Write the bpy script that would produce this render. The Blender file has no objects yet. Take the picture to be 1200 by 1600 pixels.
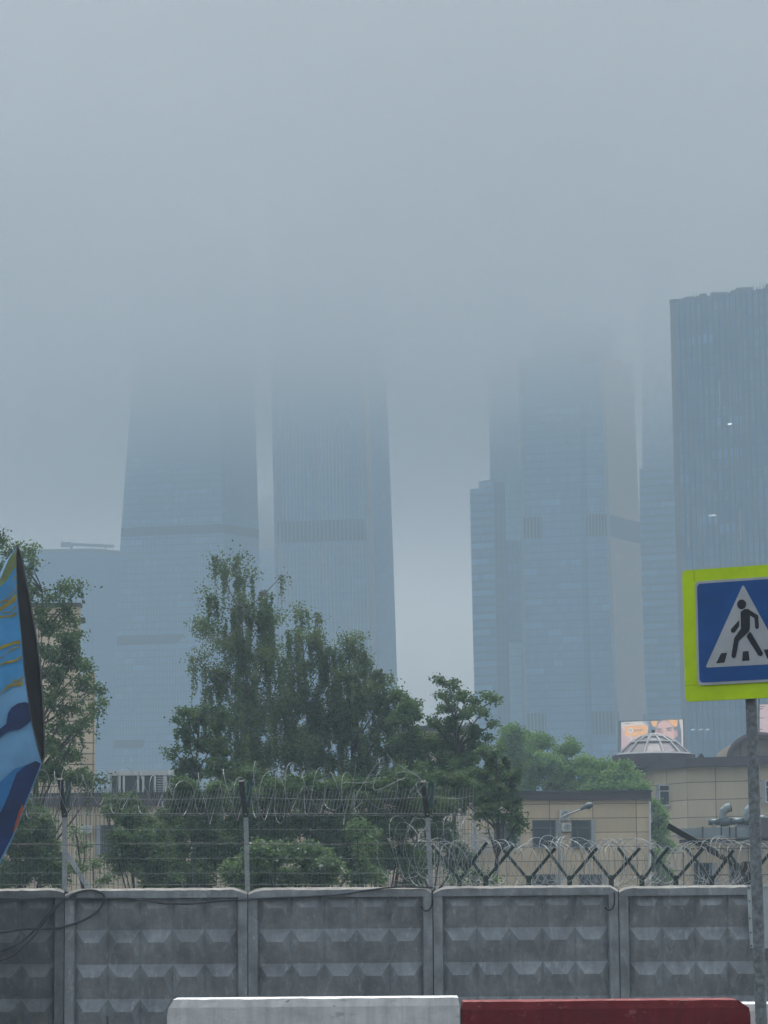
import bpy, math, random
import numpy as np
from mathutils import Vector, Matrix, noise as mnoise

random.seed(7)
rng = np.random.default_rng(7)
S = bpy.context.scene
COL = S.collection

# ------------------------------------------------------------------ camera
F, CX, CY = 4600.0, 600.0, 800.0          # focal length and centre, in pixels of the 1200x1600 picture
EYE = Vector((0.0, 0.0, 1.7))
PITCH, ROLL = math.atan(630.0 / F), 0.008
FW = Vector((0, math.cos(PITCH), math.sin(PITCH)))
R0, U0 = Vector((1, 0, 0)), Vector((0, -math.sin(PITCH), math.cos(PITCH)))
RT = R0 * math.cos(ROLL) - U0 * math.sin(ROLL)
UP = U0 * math.cos(ROLL) + R0 * math.sin(ROLL)

cam_d = bpy.data.cameras.new('camera')
cam = bpy.data.objects.new('camera', cam_d)
COL.objects.link(cam)
cam.matrix_world = Matrix(((RT.x, UP.x, -FW.x, EYE.x), (RT.y, UP.y, -FW.y, EYE.y), (RT.z, UP.z, -FW.z, EYE.z), (0, 0, 0, 1)))
cam_d.sensor_fit = 'VERTICAL'
cam_d.sensor_height = 36.0
cam_d.lens = 36.0 * F / 1600.0
cam_d.clip_start, cam_d.clip_end = 0.5, 9000.0
S.camera = cam


def P(px, py, Y):
    """World point of a real thing that stands Y metres ahead and was measured at this spot of the photograph."""
    d = RT * ((px - CX) / F) + UP * ((CY - py) / F) + FW
    return EYE + d * (Y / d.y)


def mpp(Y):
    return Y / F


# ------------------------------------------------------------------ materials
def new_mat(name):
    m = bpy.data.materials.new(name)
    m.use_nodes = True
    nt = m.node_tree
    nt.nodes.clear()
    out = nt.nodes.new('ShaderNodeOutputMaterial')
    b = nt.nodes.new('ShaderNodeBsdfPrincipled')
    nt.links.new(b.outputs[0], out.inputs[0])
    return m, nt, b, out


def rgba(c):
    return (c[0], c[1], c[2], 1.0)


class NB:
    """small node helper"""
    def __init__(s, nt):
        s.nt = nt

    def n(s, t, **kw):
        x = s.nt.nodes.new(t)
        for k, v in kw.items():
            setattr(x, k, v)
        return x

    def l(s, a, b):
        s.nt.links.new(a, b)

    def math(s, op, a, b=None, c=None):
        x = s.n('ShaderNodeMath', operation=op)
        for i, v in enumerate((a, b, c)):
            if v is None:
                continue
            if isinstance(v, (int, float)):
                x.inputs[i].default_value = v
            else:
                s.l(v, x.inputs[i])
        return x.outputs[0]

    def mix(s, f, a, b, blend='MIX'):
        x = s.n('ShaderNodeMix', data_type='RGBA', blend_type=blend)
        for i, v in ((0, f), (6, a), (7, b)):
            if isinstance(v, (int, float)):
                x.inputs[i].default_value = v
            elif isinstance(v, tuple):
                x.inputs[i].default_value = rgba(v)
            else:
                s.l(v, x.inputs[i])
        return x.outputs[2]

    def noise(s, vec, scale, detail=4, rough=0.55):
        x = s.n('ShaderNodeTexNoise')
        x.inputs['Scale'].default_value = scale
        x.inputs['Detail'].default_value = detail
        x.inputs['Roughness'].default_value = rough
        if vec is not None:
            s.l(vec, x.inputs['Vector'])
        return x.outputs[0]

    def ramp(s, f, lo, hi):
        x = s.n('ShaderNodeMapRange')
        x.inputs[1].default_value = lo
        x.inputs[2].default_value = hi
        s.l(f, x.inputs[0])
        return x.outputs[0]

    def scalevec(s, vec, sc):
        x = s.n('ShaderNodeMapping')
        x.inputs['Scale'].default_value = sc
        s.l(vec, x.inputs['Vector'])
        return x.outputs[0]

    def obj(s):
        return s.n('ShaderNodeTexCoord').outputs['Object']

    def bump(s, h, strength, dist, bsdf):
        x = s.n('ShaderNodeBump')
        x.inputs['Strength'].default_value = strength
        x.inputs['Distance'].default_value = dist
        s.l(h, x.inputs['Height'])
        s.l(x.outputs[0], bsdf.inputs['Normal'])


def plain(name, c, rough=0.7, var=0.18, scale=3.0, metal=0.0, spec=0.4, bump=0.0):
    """a base colour broken up by two sizes of mottling"""
    m, nt, b, out = new_mat(name)
    k = NB(nt)
    v = k.obj()
    f = k.ramp(k.noise(v, scale, 6, 0.6), 0.3, 0.7)
    lo = tuple(x * (1 - var) for x in c)
    hi = tuple(min(1, x * (1 + var)) for x in c)
    col = k.mix(f, lo, hi)
    k.l(col, b.inputs['Base Color'])
    b.inputs['Roughness'].default_value = rough
    b.inputs['Metallic'].default_value = metal
    b.inputs['Specular IOR Level'].default_value = spec
    if bump:
        k.bump(k.noise(v, scale * 6, 5), 0.5, bump, b)
    return m


def emit(name, c, strength):
    m, nt, b, out = new_mat(name)
    b.inputs['Base Color'].default_value = rgba(tuple(x * 0.2 for x in c))
    b.inputs['Emission Color'].default_value = rgba(c)
    b.inputs['Emission Strength'].default_value = strength
    return m


def concrete_mat(name, base, dark=0.0):
    m, nt, b, out = new_mat(name)
    k = NB(nt)
    v = k.obj()
    inf = k.n('ShaderNodeObjectInfo')
    off = k.n('ShaderNodeVectorMath', operation='ADD')
    sc = k.n('ShaderNodeVectorMath', operation='SCALE')
    sc.inputs[0].default_value = (37.0, 11.0, 23.0)
    k.l(inf.outputs['Random'], sc.inputs['Scale'])
    k.l(v, off.inputs[0])
    k.l(sc.outputs[0], off.inputs[1])
    w = off.outputs[0]
    blot = k.ramp(k.noise(w, 1.3, 8, 0.68), 0.32, 0.68)
    streak = k.ramp(k.noise(k.scalevec(w, (5.0, 1.0, 0.7)), 1.6, 6, 0.65), 0.35, 0.7)
    fine = k.ramp(k.noise(w, 22, 6, 0.7), 0.25, 0.75)
    lo = tuple(x * 0.5 for x in base)
    hi = tuple(x * 1.4 for x in base)
    c1 = k.mix(blot, lo, hi)
    c2 = k.mix(k.math('MULTIPLY', streak, 0.48), c1, tuple(x * 0.5 for x in base))
    pale = k.ramp(k.noise(k.scalevec(w, (3.0, 1.0, 1.2)), 2.4, 8, 0.72), 0.56, 0.72)
    c3 = k.mix(k.math('MULTIPLY', pale, 0.55), c2, tuple(min(1, x * 2.1) for x in base))
    c4 = k.mix(k.math('MULTIPLY', fine, 0.28), c3, tuple(x * 0.55 for x in base))
    k.l(c4, b.inputs['Base Color'])
    b.inputs['Roughness'].default_value = 0.9
    b.inputs['Specular IOR Level'].default_value = 0.2
    k.bump(k.noise(w, 30, 6, 0.7), 0.6, 0.008, b)
    return m


def paint_mat(name, base, worn, under, wear=0.6):
    """old paint on concrete: blotches, chips that show the concrete"""
    m, nt, b, out = new_mat(name)
    k = NB(nt)
    v = k.obj()
    blot = k.ramp(k.noise(v, 3.0, 8, 0.65), 0.3, 0.7)
    c = k.mix(blot, tuple(x * 0.68 for x in base), base)
    w = k.ramp(k.noise(k.scalevec(v, (1.0, 1.0, 2.0)), 7.0, 8, 0.75), wear - 0.03, wear + 0.03)
    c = k.mix(w, c, worn)
    pit = k.ramp(k.noise(v, 26.0, 4, 0.6), 0.68, 0.72)
    c = k.mix(pit, c, under)
    st = k.ramp(k.noise(k.scalevec(v, (9.0, 9.0, 0.8)), 1.6, 6, 0.6), 0.45, 0.75)
    c = k.mix(k.math('MULTIPLY', st, 0.55), c, tuple(x * 0.45 for x in base))
    scr = k.ramp(k.noise(k.scalevec(v, (1.2, 1.0, 16.0)), 2.2, 5, 0.6), 0.64, 0.7)
    c = k.mix(k.math('MULTIPLY', scr, 0.5), c, under)
    sm_ = k.ramp(k.noise(k.scalevec(v, (1.0, 1.0, 3.0)), 1.3, 6, 0.65), 0.52, 0.72)
    c = k.mix(k.math('MULTIPLY', sm_, 0.45), c, tuple(x * 0.35 + 0.02 for x in base))
    k.l(c, b.inputs['Base Color'])
    b.inputs['Roughness'].default_value = 0.75
    b.inputs['Specular IOR Level'].default_value = 0.25
    k.bump(k.noise(v, 35, 6, 0.7), 0.7, 0.006, b)
    return m


def facade_mat(name, glass_a, glass_b, mull, cw, fh, mw=0.12, sw=0.22, rough=0.22, blind=0.1, big=0.5):
    """curtain wall: panes of cw x fh metres (mesh UVs are metres), mullions, spandrel strips, some panes paler"""
    m, nt, b, out = new_mat(name)
    k = NB(nt)
    uv = k.n('ShaderNodeUVMap').outputs[0]
    sp = k.n('ShaderNodeSeparateXYZ')
    k.l(uv, sp.inputs[0])
    u = k.math('DIVIDE', sp.outputs[0], cw)
    w = k.math('DIVIDE', sp.outputs[1], fh)
    cu, cv = k.math('FLOOR', u), k.math('FLOOR', w)
    cmb = k.n('ShaderNodeCombineXYZ')
    k.l(cu, cmb.inputs[0])
    k.l(cv, cmb.inputs[1])
    wn = k.n('ShaderNodeTexWhiteNoise', noise_dimensions='2D')
    k.l(cmb.outputs[0], wn.inputs['Vector'])
    base = k.mix(wn.outputs[0], glass_a, glass_b)
    bign = k.ramp(k.noise(k.scalevec(uv, (0.06, 0.03, 1)), 1.0, 4), 0.35, 0.65)
    base = k.mix(k.math('MULTIPLY', bign, big), base, glass_b)
    rown = k.n('ShaderNodeTexWhiteNoise', noise_dimensions='1D')
    k.l(cv, rown.inputs['W'])
    base = k.mix(k.math('MULTIPLY', rown.outputs[0], 0.35), base, glass_a)
    seg = k.n('ShaderNodeCombineXYZ')
    k.l(k.math('FLOOR', k.math('DIVIDE', cu, 4.0)), seg.inputs[0])
    k.l(cv, seg.inputs[1])
    wn2 = k.n('ShaderNodeTexWhiteNoise', noise_dimensions='2D')
    k.l(seg.outputs[0], wn2.inputs['Vector'])
    bl = k.math('MULTIPLY', k.math('GREATER_THAN', wn2.outputs[0], 1 - blind), k.math('GREATER_THAN', wn.outputs[0], 0.3))
    base = k.mix(k.math('MULTIPLY', bl, 0.5), base, tuple(min(1, x * 1.35 + 0.02) for x in glass_b))
    fu, fv = k.math('FRACT', u), k.math('FRACT', w)
    mm = k.math('LESS_THAN', fu, mw)
    ms = k.math('LESS_THAN', fv, sw)
    base = k.mix(k.math('MULTIPLY', ms, 0.75), base, tuple(x * 0.6 for x in glass_a))
    base = k.mix(mm, base, mull)
    k.l(base, b.inputs['Base Color'])
    b.inputs['Roughness'].default_value = rough
    b.inputs['Specular IOR Level'].default_value = 0.5
    return m


def panel_mat(name, base, pw, ph, joint, jw=0.03, jh=0.03, var=0.1):
    """cladding panels pw x ph metres with thin joints (UV in metres)"""
    m, nt, b, out = new_mat(name)
    k = NB(nt)
    uv = k.n('ShaderNodeUVMap').outputs[0]
    sp = k.n('ShaderNodeSeparateXYZ')
    k.l(uv, sp.inputs[0])
    u = k.math('DIVIDE', sp.outputs[0], pw)
    w = k.math('DIVIDE', sp.outputs[1], ph)
    cmb = k.n('ShaderNodeCombineXYZ')
    k.l(k.math('FLOOR', u), cmb.inputs[0])
    k.l(k.math('FLOOR', w), cmb.inputs[1])
    wn = k.n('ShaderNodeTexWhiteNoise', noise_dimensions='2D')
    k.l(cmb.outputs[0], wn.inputs['Vector'])
    c = k.mix(wn.outputs[0], tuple(x * (1 - var) for x in base), tuple(x * (1 + var) for x in base))
    st = k.ramp(k.noise(k.scalevec(uv, (1.2, 0.25, 1)), 1.0, 6, 0.6), 0.4, 0.75)
    c = k.mix(k.math('MULTIPLY', st, 0.35), c, tuple(x * 0.6 for x in base))
    j = k.math('MAXIMUM', k.math('LESS_THAN', k.math('FRACT', u), jw / pw), k.math('LESS_THAN', k.math('FRACT', w), jh / ph))
    c = k.mix(k.math('MULTIPLY', j, 0.85), c, joint)
    k.l(c, b.inputs['Base Color'])
    b.inputs['Roughness'].default_value = 0.8
    b.inputs['Specular IOR Level'].default_value = 0.2
    return m


def leaf_mat(name, dark, light, trans=0.4):
    m, nt, b, out = new_mat(name)
    k = NB(nt)
    at = k.n('ShaderNodeAttribute', attribute_name='tone')
    c = k.mix(at.outputs['Fac'], dark, light)
    k.l(c, b.inputs['Base Color'])
    b.inputs['Roughness'].default_value = 0.6
    b.inputs['Specular IOR Level'].default_value = 0.25
    tr = k.n('ShaderNodeBsdfTranslucent')
    k.l(c, tr.inputs['Color'])
    mx = k.n('ShaderNodeMixShader')
    mx.inputs[0].default_value = trans
    k.l(b.outputs[0], mx.inputs[1])
    k.l(tr.outputs[0], mx.inputs[2])
    k.l(mx.outputs[0], out.inputs[0])
    return m


# ------------------------------------------------------------------ mesh building
class MB:
    def __init__(s):
        s.v, s.f, s.mi, s.uv = [], [], [], []

    def vert(s, p):
        s.v.append((p[0], p[1], p[2]))
        return len(s.v) - 1

    def face(s, pts, mi=0, uv=None):
        i = [s.vert(p) for p in pts]
        s.f.append(i)
        s.mi.append(mi)
        s.uv.append(uv)

    def poly_idx(s, idx, mi=0):
        s.f.append(list(idx))
        s.mi.append(mi)
        s.uv.append(None)

    def box(s, c, size, mi=0, rot=None, bevel=0.0):
        hx, hy, hz = size[0] / 2, size[1] / 2, size[2] / 2
        R = rot if rot is not None else Matrix.Identity(3)
        c = Vector(c)
        if bevel <= 0:
            co = [(x, y, z) for x in (-hx, hx) for y in (-hy, hy) for z in (-hz, hz)]
            ids = [s.vert(c + R @ Vector(p)) for p in co]
            for q in ((0, 1, 3, 2), (4, 6, 7, 5), (0, 4, 5, 1), (2, 3, 7, 6), (0, 2, 6, 4), (1, 5, 7, 3)):
                s.poly_idx([ids[t] for t in q], mi)
        else:
            import bmesh
            bm = bmesh.new()
            bmesh.ops.create_cube(bm, size=1.0)
            for v in bm.verts:
                v.co = Vector((v.co.x * size[0], v.co.y * size[1], v.co.z * size[2]))
            bmesh.ops.bevel(bm, geom=list(bm.edges), offset=bevel, segments=2, affect='EDGES')
            bm.verts.index_update()
            b0 = len(s.v)
            for v in bm.verts:
                s.vert(c + R @ v.co)
            for f in bm.faces:
                s.poly_idx([b0 + v.index for v in f.verts], mi)
            bm.free()

    def tube(s, pts, r, n=6, mi=0, cap=True):
        pts = [Vector(p) for p in pts]
        rs = r if isinstance(r, (list, tuple)) else [r] * len(pts)
        rings = []
        ref = None
        for i, p in enumerate(pts):
            a = pts[max(i - 1, 0)]
            c = pts[min(i + 1, len(pts) - 1)]
            t = (c - a)
            if t.length < 1e-9:
                t = Vector((0, 0, 1))
            t.normalize()
            if ref is None:
                ref = Vector((0, 0, 1)) if abs(t.z) < 0.9 else Vector((1, 0, 0))
            x = t.cross(ref)
            if x.length < 1e-6:
                x = t.orthogonal()
            x.normalize()
            y = x.cross(t).normalized()
            ref = y
            ring = []
            for k in range(n):
                a_ = 2 * math.pi * k / n
                ring.append(s.vert(p + (x * math.cos(a_) + y * math.sin(a_)) * rs[i]))
            rings.append(ring)
        for i in range(len(rings) - 1):
            for k in range(n):
                s.poly_idx((rings[i][k], rings[i][(k + 1) % n], rings[i + 1][(k + 1) % n], rings[i + 1][k]), mi)
        if cap:
            s.poly_idx(rings[0][::-1], mi)
            s.poly_idx(rings[-1], mi)

    def bar(s, a, b, w, d, mi=0, up=None):
        """rectangular bar from a to b, w wide and d deep"""
        a, b = Vector(a), Vector(b)
        z = (b - a)
        L = z.length
        z.normalize()
        y = Vector(up) if up is not None else Vector((0, 1, 0))
        x = y.cross(z)
        if x.length < 1e-6:
            x = Vector((1, 0, 0))
        x.normalize()
        y = z.cross(x)
        R = Matrix((x, y, z)).transposed()
        s.box((a + b) / 2, (w, d, L), mi, R)

    def prism(s, pts, ext, mi=0, side_mi=None):
        """pts: planar loop of points; ext: vector of thickness"""
        ext = Vector(ext)
        a = [s.vert(p) for p in pts]
        b = [s.vert(Vector(p) + ext) for p in pts]
        n = len(pts)
        sm = mi if side_mi is None else side_mi
        s.poly_idx(a, mi)
        s.poly_idx(b[::-1], mi)
        for i in range(n):
            s.poly_idx((a[i], b[i], b[(i + 1) % n], a[(i + 1) % n]), sm)

    def wall(s, a, b, c, d, mi=0, u0=0.0):
        """quad a,b (bottom), c,d (top) with metre UVs"""
        a, b, c, d = map(Vector, (a, b, c, d))
        L = (b - a).length
        L2 = (c - d).length
        off = (L - L2) / 2
        s.face((a, b, c, d), mi, [(u0, a.z), (u0 + L, b.z), (u0 + off + L2, c.z), (u0 + off, d.z)])

    def build(s, name, mats, parent=None, base=None, smooth=False):
        me = bpy.data.meshes.new(name)
        org = Vector(base) if base is not None else (world_loc(parent) if parent is not None else Vector((0, 0, 0)))
        vv = [(p[0] - org.x, p[1] - org.y, p[2] - org.z) for p in s.v]
        me.from_pydata(vv, [], s.f)
        if not isinstance(mats, (list, tuple)):
            mats = [mats]
        for m in mats:
            me.materials.append(m)
        if len(mats) > 1:
            me.polygons.foreach_set('material_index', s.mi)
        if any(u is not None for u in s.uv):
            lay = me.uv_layers.new(name='UVMap')
            li = 0
            for f, u in zip(s.f, s.uv):
                for j in range(len(f)):
                    lay.data[li].uv = u[j] if u is not None else (0.0, 0.0)
                    li += 1
        if smooth:
            me.polygons.foreach_set('use_smooth', [True] * len(me.polygons))
        me.update()
        o = bpy.data.objects.new(name, me)
        COL.objects.link(o)
        if parent is not None:
            o.parent = parent
        else:
            o.location = org
        return o


def world_loc(o):
    v = Vector((0, 0, 0))
    while o is not None:
        v = v + o.location
        o = o.parent
    return v


def tag(o, label=None, cat=None, group=None, kind=None):
    if label:
        o['label'] = label
    if cat:
        o['category'] = cat
    if group:
        o['group'] = group
    if kind:
        o['kind'] = kind
    return o


def thing(name, label, cat, loc, group=None):
    o = bpy.data.objects.new(name, None)
    o.empty_display_size = 0.3
    o.location = loc
    COL.objects.link(o)
    return tag(o, label, cat, group)


def copy_tree(o, parent=None):
    c = o.copy()
    COL.objects.link(c)
    if parent is not None:
        c.parent = parent
    for ch in [x for x in COL.objects if x.parent == o]:
        copy_tree(ch, c)
    return c


# ------------------------------------------------------------------ shared materials
M = {}
M['asphalt'] = plain('asphalt', (0.05, 0.052, 0.055), 0.9, 0.25, 4.0, bump=0.004)
M['soil'] = plain('yard_soil', (0.09, 0.085, 0.07), 0.95, 0.35, 0.6, bump=0.02)
M['kerb'] = plain('kerb_concrete', (0.3, 0.3, 0.29), 0.9, 0.2, 6)
M['concrete'] = concrete_mat('panel_concrete', (0.27, 0.287, 0.300))
M['concrete_dark'] = concrete_mat('panel_concrete_sooty', (0.135, 0.141, 0.146))
M['coping'] = plain('coping_concrete', (0.42, 0.40, 0.36), 0.9, 0.3, 4, bump=0.01)
M['white_paint'] = paint_mat('barrier_white_paint', (0.78, 0.79, 0.77), (0.5, 0.5, 0.47), (0.2, 0.2, 0.18), 0.6)
M['white_top'] = paint_mat('barrier_white_top', (0.85, 0.85, 0.84), (0.6, 0.6, 0.58), (0.3, 0.3, 0.28), 0.64)
M['red_paint'] = paint_mat('barrier_red_paint', (0.20, 0.022, 0.026), (0.33, 0.10, 0.095), (0.085, 0.03, 0.03), 0.61)
M['red_top'] = paint_mat('barrier_red_top', (0.27, 0.06, 0.06), (0.42, 0.36, 0.34), (0.2, 0.05, 0.05), 0.6)
M['galv'] = plain('galvanised_steel', (0.27, 0.29, 0.30), 0.5, 0.3, 18, 0.5, 0.5)
M['pole_galv'] = plain('pole_zinc', (0.2, 0.22, 0.225), 0.6, 0.42, 30, 0.3, 0.4)
M['black_metal'] = plain('black_painted_metal', (0.018, 0.02, 0.022), 0.55, 0.3, 9)
M['green_metal'] = plain('green_painted_metal', (0.03, 0.085, 0.08), 0.55, 0.25, 9)
M['dark_green'] = plain('dark_green_iron', (0.016, 0.035, 0.034), 0.5, 0.3, 12)
M['wire'] = plain('zinc_wire', (0.22, 0.24, 0.24), 0.5, 0.3, 3, 0.3)
M['wire_green'] = plain('fence_wire', (0.11, 0.135, 0.13), 0.5, 0.3, 3, 0.2)
M['razor'] = plain('razor_ribbon', (0.3, 0.32, 0.325), 0.5, 0.3, 3, 0.3)
M['cable'] = plain('black_cable', (0.016, 0.017, 0.02), 0.5, 0.2, 8)
M['yellow'] = plain('fluorescent_yellow_sheeting', (0.54, 0.75, 0.002), 0.6, 0.12, 5)
M['seam'] = plain('yellow_seam', (0.3, 0.38, 0.01), 0.6, 0.1)
M['sign_blue'] = plain('sign_blue_sheeting', (0.004, 0.075, 0.265), 0.45, 0.16, 6)
M['sign_white'] = plain('sign_white_sheeting', (0.42, 0.44, 0.45), 0.5, 0.14, 6)
M['sign_black'] = plain('sign_black_vinyl', (0.012, 0.014, 0.022), 0.4, 0.1, 8)
M['sign_back'] = plain('sign_back_steel', (0.08, 0.085, 0.09), 0.6, 0.2, 8)
M['zinc_sheet'] = plain('zinc_sheet', (0.38, 0.42, 0.44), 0.5, 0.1, 2, 0.2)
M['bolt'] = plain('rusty_bolt', (0.05, 0.045, 0.045), 0.6, 0.2, 9)
M['beige'] = panel_mat('beige_cladding', (0.60, 0.485, 0.33), 2.2, 0.72, (0.09, 0.075, 0.06), 0.035, 0.035)
M['beige_far'] = panel_mat('beige_cladding_large', (0.54, 0.45, 0.325), 2.64, 1.06, (0.1, 0.085, 0.07), 0.05, 0.05)
M['beige_brick'] = panel_mat('beige_block', (0.64, 0.525, 0.36), 1.35, 0.57, (0.12, 0.095, 0.08), 0.06, 0.07)
M['beige_siding'] = panel_mat('beige_siding', (0.56, 0.455, 0.32), 0.22, 30, (0.12, 0.1, 0.08), 0.035, 0.01)
M['fascia'] = plain('brown_fascia', (0.055, 0.035, 0.045), 0.6, 0.2, 0.6)
M['roof_dark'] = plain('dark_roofing', (0.04, 0.04, 0.045), 0.8, 0.2, 0.6)
M['win_white'] = plain('white_pvc', (0.5, 0.52, 0.53), 0.5, 0.08, 2)
M['win_dark'] = plain('dark_window_frame', (0.07, 0.08, 0.085), 0.5, 0.15, 2)
M['dome_bar'] = plain('dome_glazing_bar', (0.34, 0.34, 0.34), 0.6, 0.12, 2)
M['win_grey'] = plain('grey_reveal', (0.3, 0.31, 0.33), 0.6, 0.08, 2)
M['pane'] = plain('window_glass', (0.02, 0.03, 0.036), 0.25, 0.5, 0.8, 0.0, 0.35)
M['dome_glass'] = plain('dome_glass', (0.16, 0.14, 0.15), 0.25, 0.25, 0.6, 0.0, 0.5)
M['duct'] = plain('duct_sheet_metal', (0.13, 0.16, 0.175), 0.42, 0.2, 1.2, 0.5)
M['annex'] = plain('annex_sheet_metal', (0.24, 0.28, 0.29), 0.6, 0.25, 0.5)
M['ac_white'] = plain('ac_casing', (0.5, 0.52, 0.5), 0.5, 0.08, 3)
M['ac_dark'] = plain('ac_grille', (0.04, 0.045, 0.05), 0.6, 0.3, 3)
M['bark'] = plain('bark', (0.055, 0.048, 0.04), 0.9, 0.4, 8, bump=0.01)
M['birch_bark'] = plain('birch_bark', (0.16, 0.155, 0.145), 0.85, 0.6, 6, bump=0.006)
M['rust'] = plain('rusty_steel', (0.05, 0.038, 0.03), 0.8, 0.35, 5)
M['leaf_birch'] = leaf_mat('leaf_birch', (0.0519, 0.0918, 0.0372), (0.1814, 0.2539, 0.1022))
M['leaf_dark'] = leaf_mat('leaf_dark', (0.0415, 0.0852, 0.0334), (0.1468, 0.2294, 0.0855))
M['leaf_mid'] = leaf_mat('leaf_mid', (0.0621, 0.1228, 0.0466), (0.2074, 0.3113, 0.1208))
M['leaf_maple'] = leaf_mat('leaf_maple', (0.0863, 0.1802, 0.0520), (0.2591, 0.4096, 0.1208))
M['petal'] = plain('white_petals', (0.5, 0.52, 0.42), 0.7, 0.15, 4)
SKY_SAT = 0.33
SKY_STRENGTH = 0.13
SUN_ENERGY = 0.9
SUN_EL, SUN_AZ = math.radians(66), math.radians(8)
HAZE_COLOR = (0.665, 0.865, 1.0)
HAZE_DENSITY = 0.00074
ANISO = 0.28
CLOUD_COLOR = (0.997, 0.997, 1.0)
CLOUD_BASE = 5.0
CLOUD_RISE = 84.0
CLOUD_DENSITY = 0.013
EXPOSURE = 1.06
VOL_BOUNCES = 14
SCREEN_E = 0.6
LEAF_K, LEAF_S = 12.0, 1.15

# ------------------------------------------------------------------ sky, sun, air
W = bpy.data.worlds.new('World')
S.world = W
W.use_nodes = True
nt = W.node_tree
nt.nodes.clear()
k = NB(nt)
sky = k.n('ShaderNodeTexSky', sky_type='NISHITA')
sky.sun_disc = False
sky.sun_elevation = SUN_EL
sky.sun_rotation = SUN_AZ
sky.air_density = 1.0
sky.dust_density = 6.0
sky.ozone_density = 1.0
hs = k.n('ShaderNodeHueSaturation')
hs.inputs['Saturation'].default_value = SKY_SAT
k.l(sky.outputs[0], hs.inputs['Color'])
bg = k.n('ShaderNodeBackground')
bg.inputs['Strength'].default_value = SKY_STRENGTH
k.l(hs.outputs[0], bg.inputs['Color'])
wo = k.n('ShaderNodeOutputWorld')
k.l(bg.outputs[0], wo.inputs['Surface'])

sd = bpy.data.lights.new('sun', 'SUN')
sd.energy = SUN_ENERGY
sd.angle = math.radians(40)
sd.color = (1.0, 0.96, 0.9)
so = bpy.data.objects.new('sun', sd)
el, az = SUN_EL, SUN_AZ     # azimuth from +Y towards +X: ahead of the camera, above the cloud
sdir = Vector((math.sin(az) * math.cos(el), math.cos(az) * math.cos(el), math.sin(el)))
so.rotation_euler = sdir.to_track_quat('Z', 'Y').to_euler()
so.location = sdir * 300
COL.objects.link(so)


def vol_box(name, lo, hi):
    b = MB()
    c = [(a + d) / 2 for a, d in zip(lo, hi)]
    b.box(c, [d - a for a, d in zip(lo, hi)])
    m = bpy.data.materials.new(name)
    m.use_nodes = True
    m.node_tree.nodes.clear()
    o = b.build(name, m, base=(c[0], c[1], lo[2]))
    kk = NB(m.node_tree)
    out = kk.n('ShaderNodeOutputMaterial')
    pv = kk.n('ShaderNodeVolumePrincipled')
    kk.l(pv.outputs[0], out.inputs['Volume'])
    o['kind'] = 'stuff'
    return o, kk, pv, m


hz, kk, pv, hm = vol_box('haze', (-2900, -150, -4), (2900, 1990, 470))
pv.inputs['Color'].default_value = rgba(HAZE_COLOR)
pv.inputs['Density'].default_value = HAZE_DENSITY
pv.inputs['Anisotropy'].default_value = ANISO

cl, kk, pv, cm = vol_box('low_cloud', (-2500, 416, 189), (2500, 1975, 464))
pv.inputs['Color'].default_value = rgba(CLOUD_COLOR)
pv.inputs['Anisotropy'].default_value = ANISO
sp = kk.n('ShaderNodeSeparateXYZ')
kk.l(kk.obj(), sp.inputs[0])
lump = kk.noise(kk.obj(), 0.0056, 3, 0.55)
zz = kk.math('ADD', sp.outputs[2], kk.math('MULTIPLY', kk.math('SUBTRACT', lump, 0.5), 62.0))
zz = kk.math('ADD', zz, kk.math('MULTIPLY', kk.math('MAXIMUM', kk.math('SUBTRACT', sp.outputs[1], 542.0), 0.0), 0.16))
h = kk.math('DIVIDE', kk.math('MAXIMUM', kk.math('SUBTRACT', zz, CLOUD_BASE), 0.0), CLOUD_RISE)
h = kk.math('MINIMUM', kk.math('POWER', h, 2.0), 1.0)
kk.l(kk.math('MULTIPLY', h, CLOUD_DENSITY), pv.inputs['Density'])

# ------------------------------------------------------------------ ground and road
YS = [-140, -40, 2, 27.2, 30, 34, 46, 66, 90, 200, 500, 1100, 1700, 1985]
ZS = [0, 0, 0, 0, 0, -0.12, -1.0, -1.02, -0.6, -0.3, 0, 0, 0, 0]


def gz(Y):
    return float(np.interp(Y, YS, ZS))


b = MB()
XS = [-2850, -600, -200, -80, -40, -20, 0, 20, 40, 80, 200, 600, 2850]
for i in range(len(YS) - 1):
    for j in range(len(XS) - 1):
        b.face([(XS[j], YS[i], ZS[i]), (XS[j + 1], YS[i], ZS[i]), (XS[j + 1], YS[i + 1], ZS[i + 1]), (XS[j], YS[i + 1], ZS[i + 1])])
tag(b.build('ground', M['soil']), kind='structure')
b = MB()
b.face([(-120, -30, 0.006), (120, -30, 0.006), (120, 26.9, 0.006), (-120, 26.9, 0.006)])
tag(b.build('road', M['asphalt']), kind='structure')
b = MB()
b.box((0, 27.05, 0.06), (240, 0.22, 0.16), bevel=0.02)
tag(b.build('kerb', M['kerb']), kind='structure')

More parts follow.
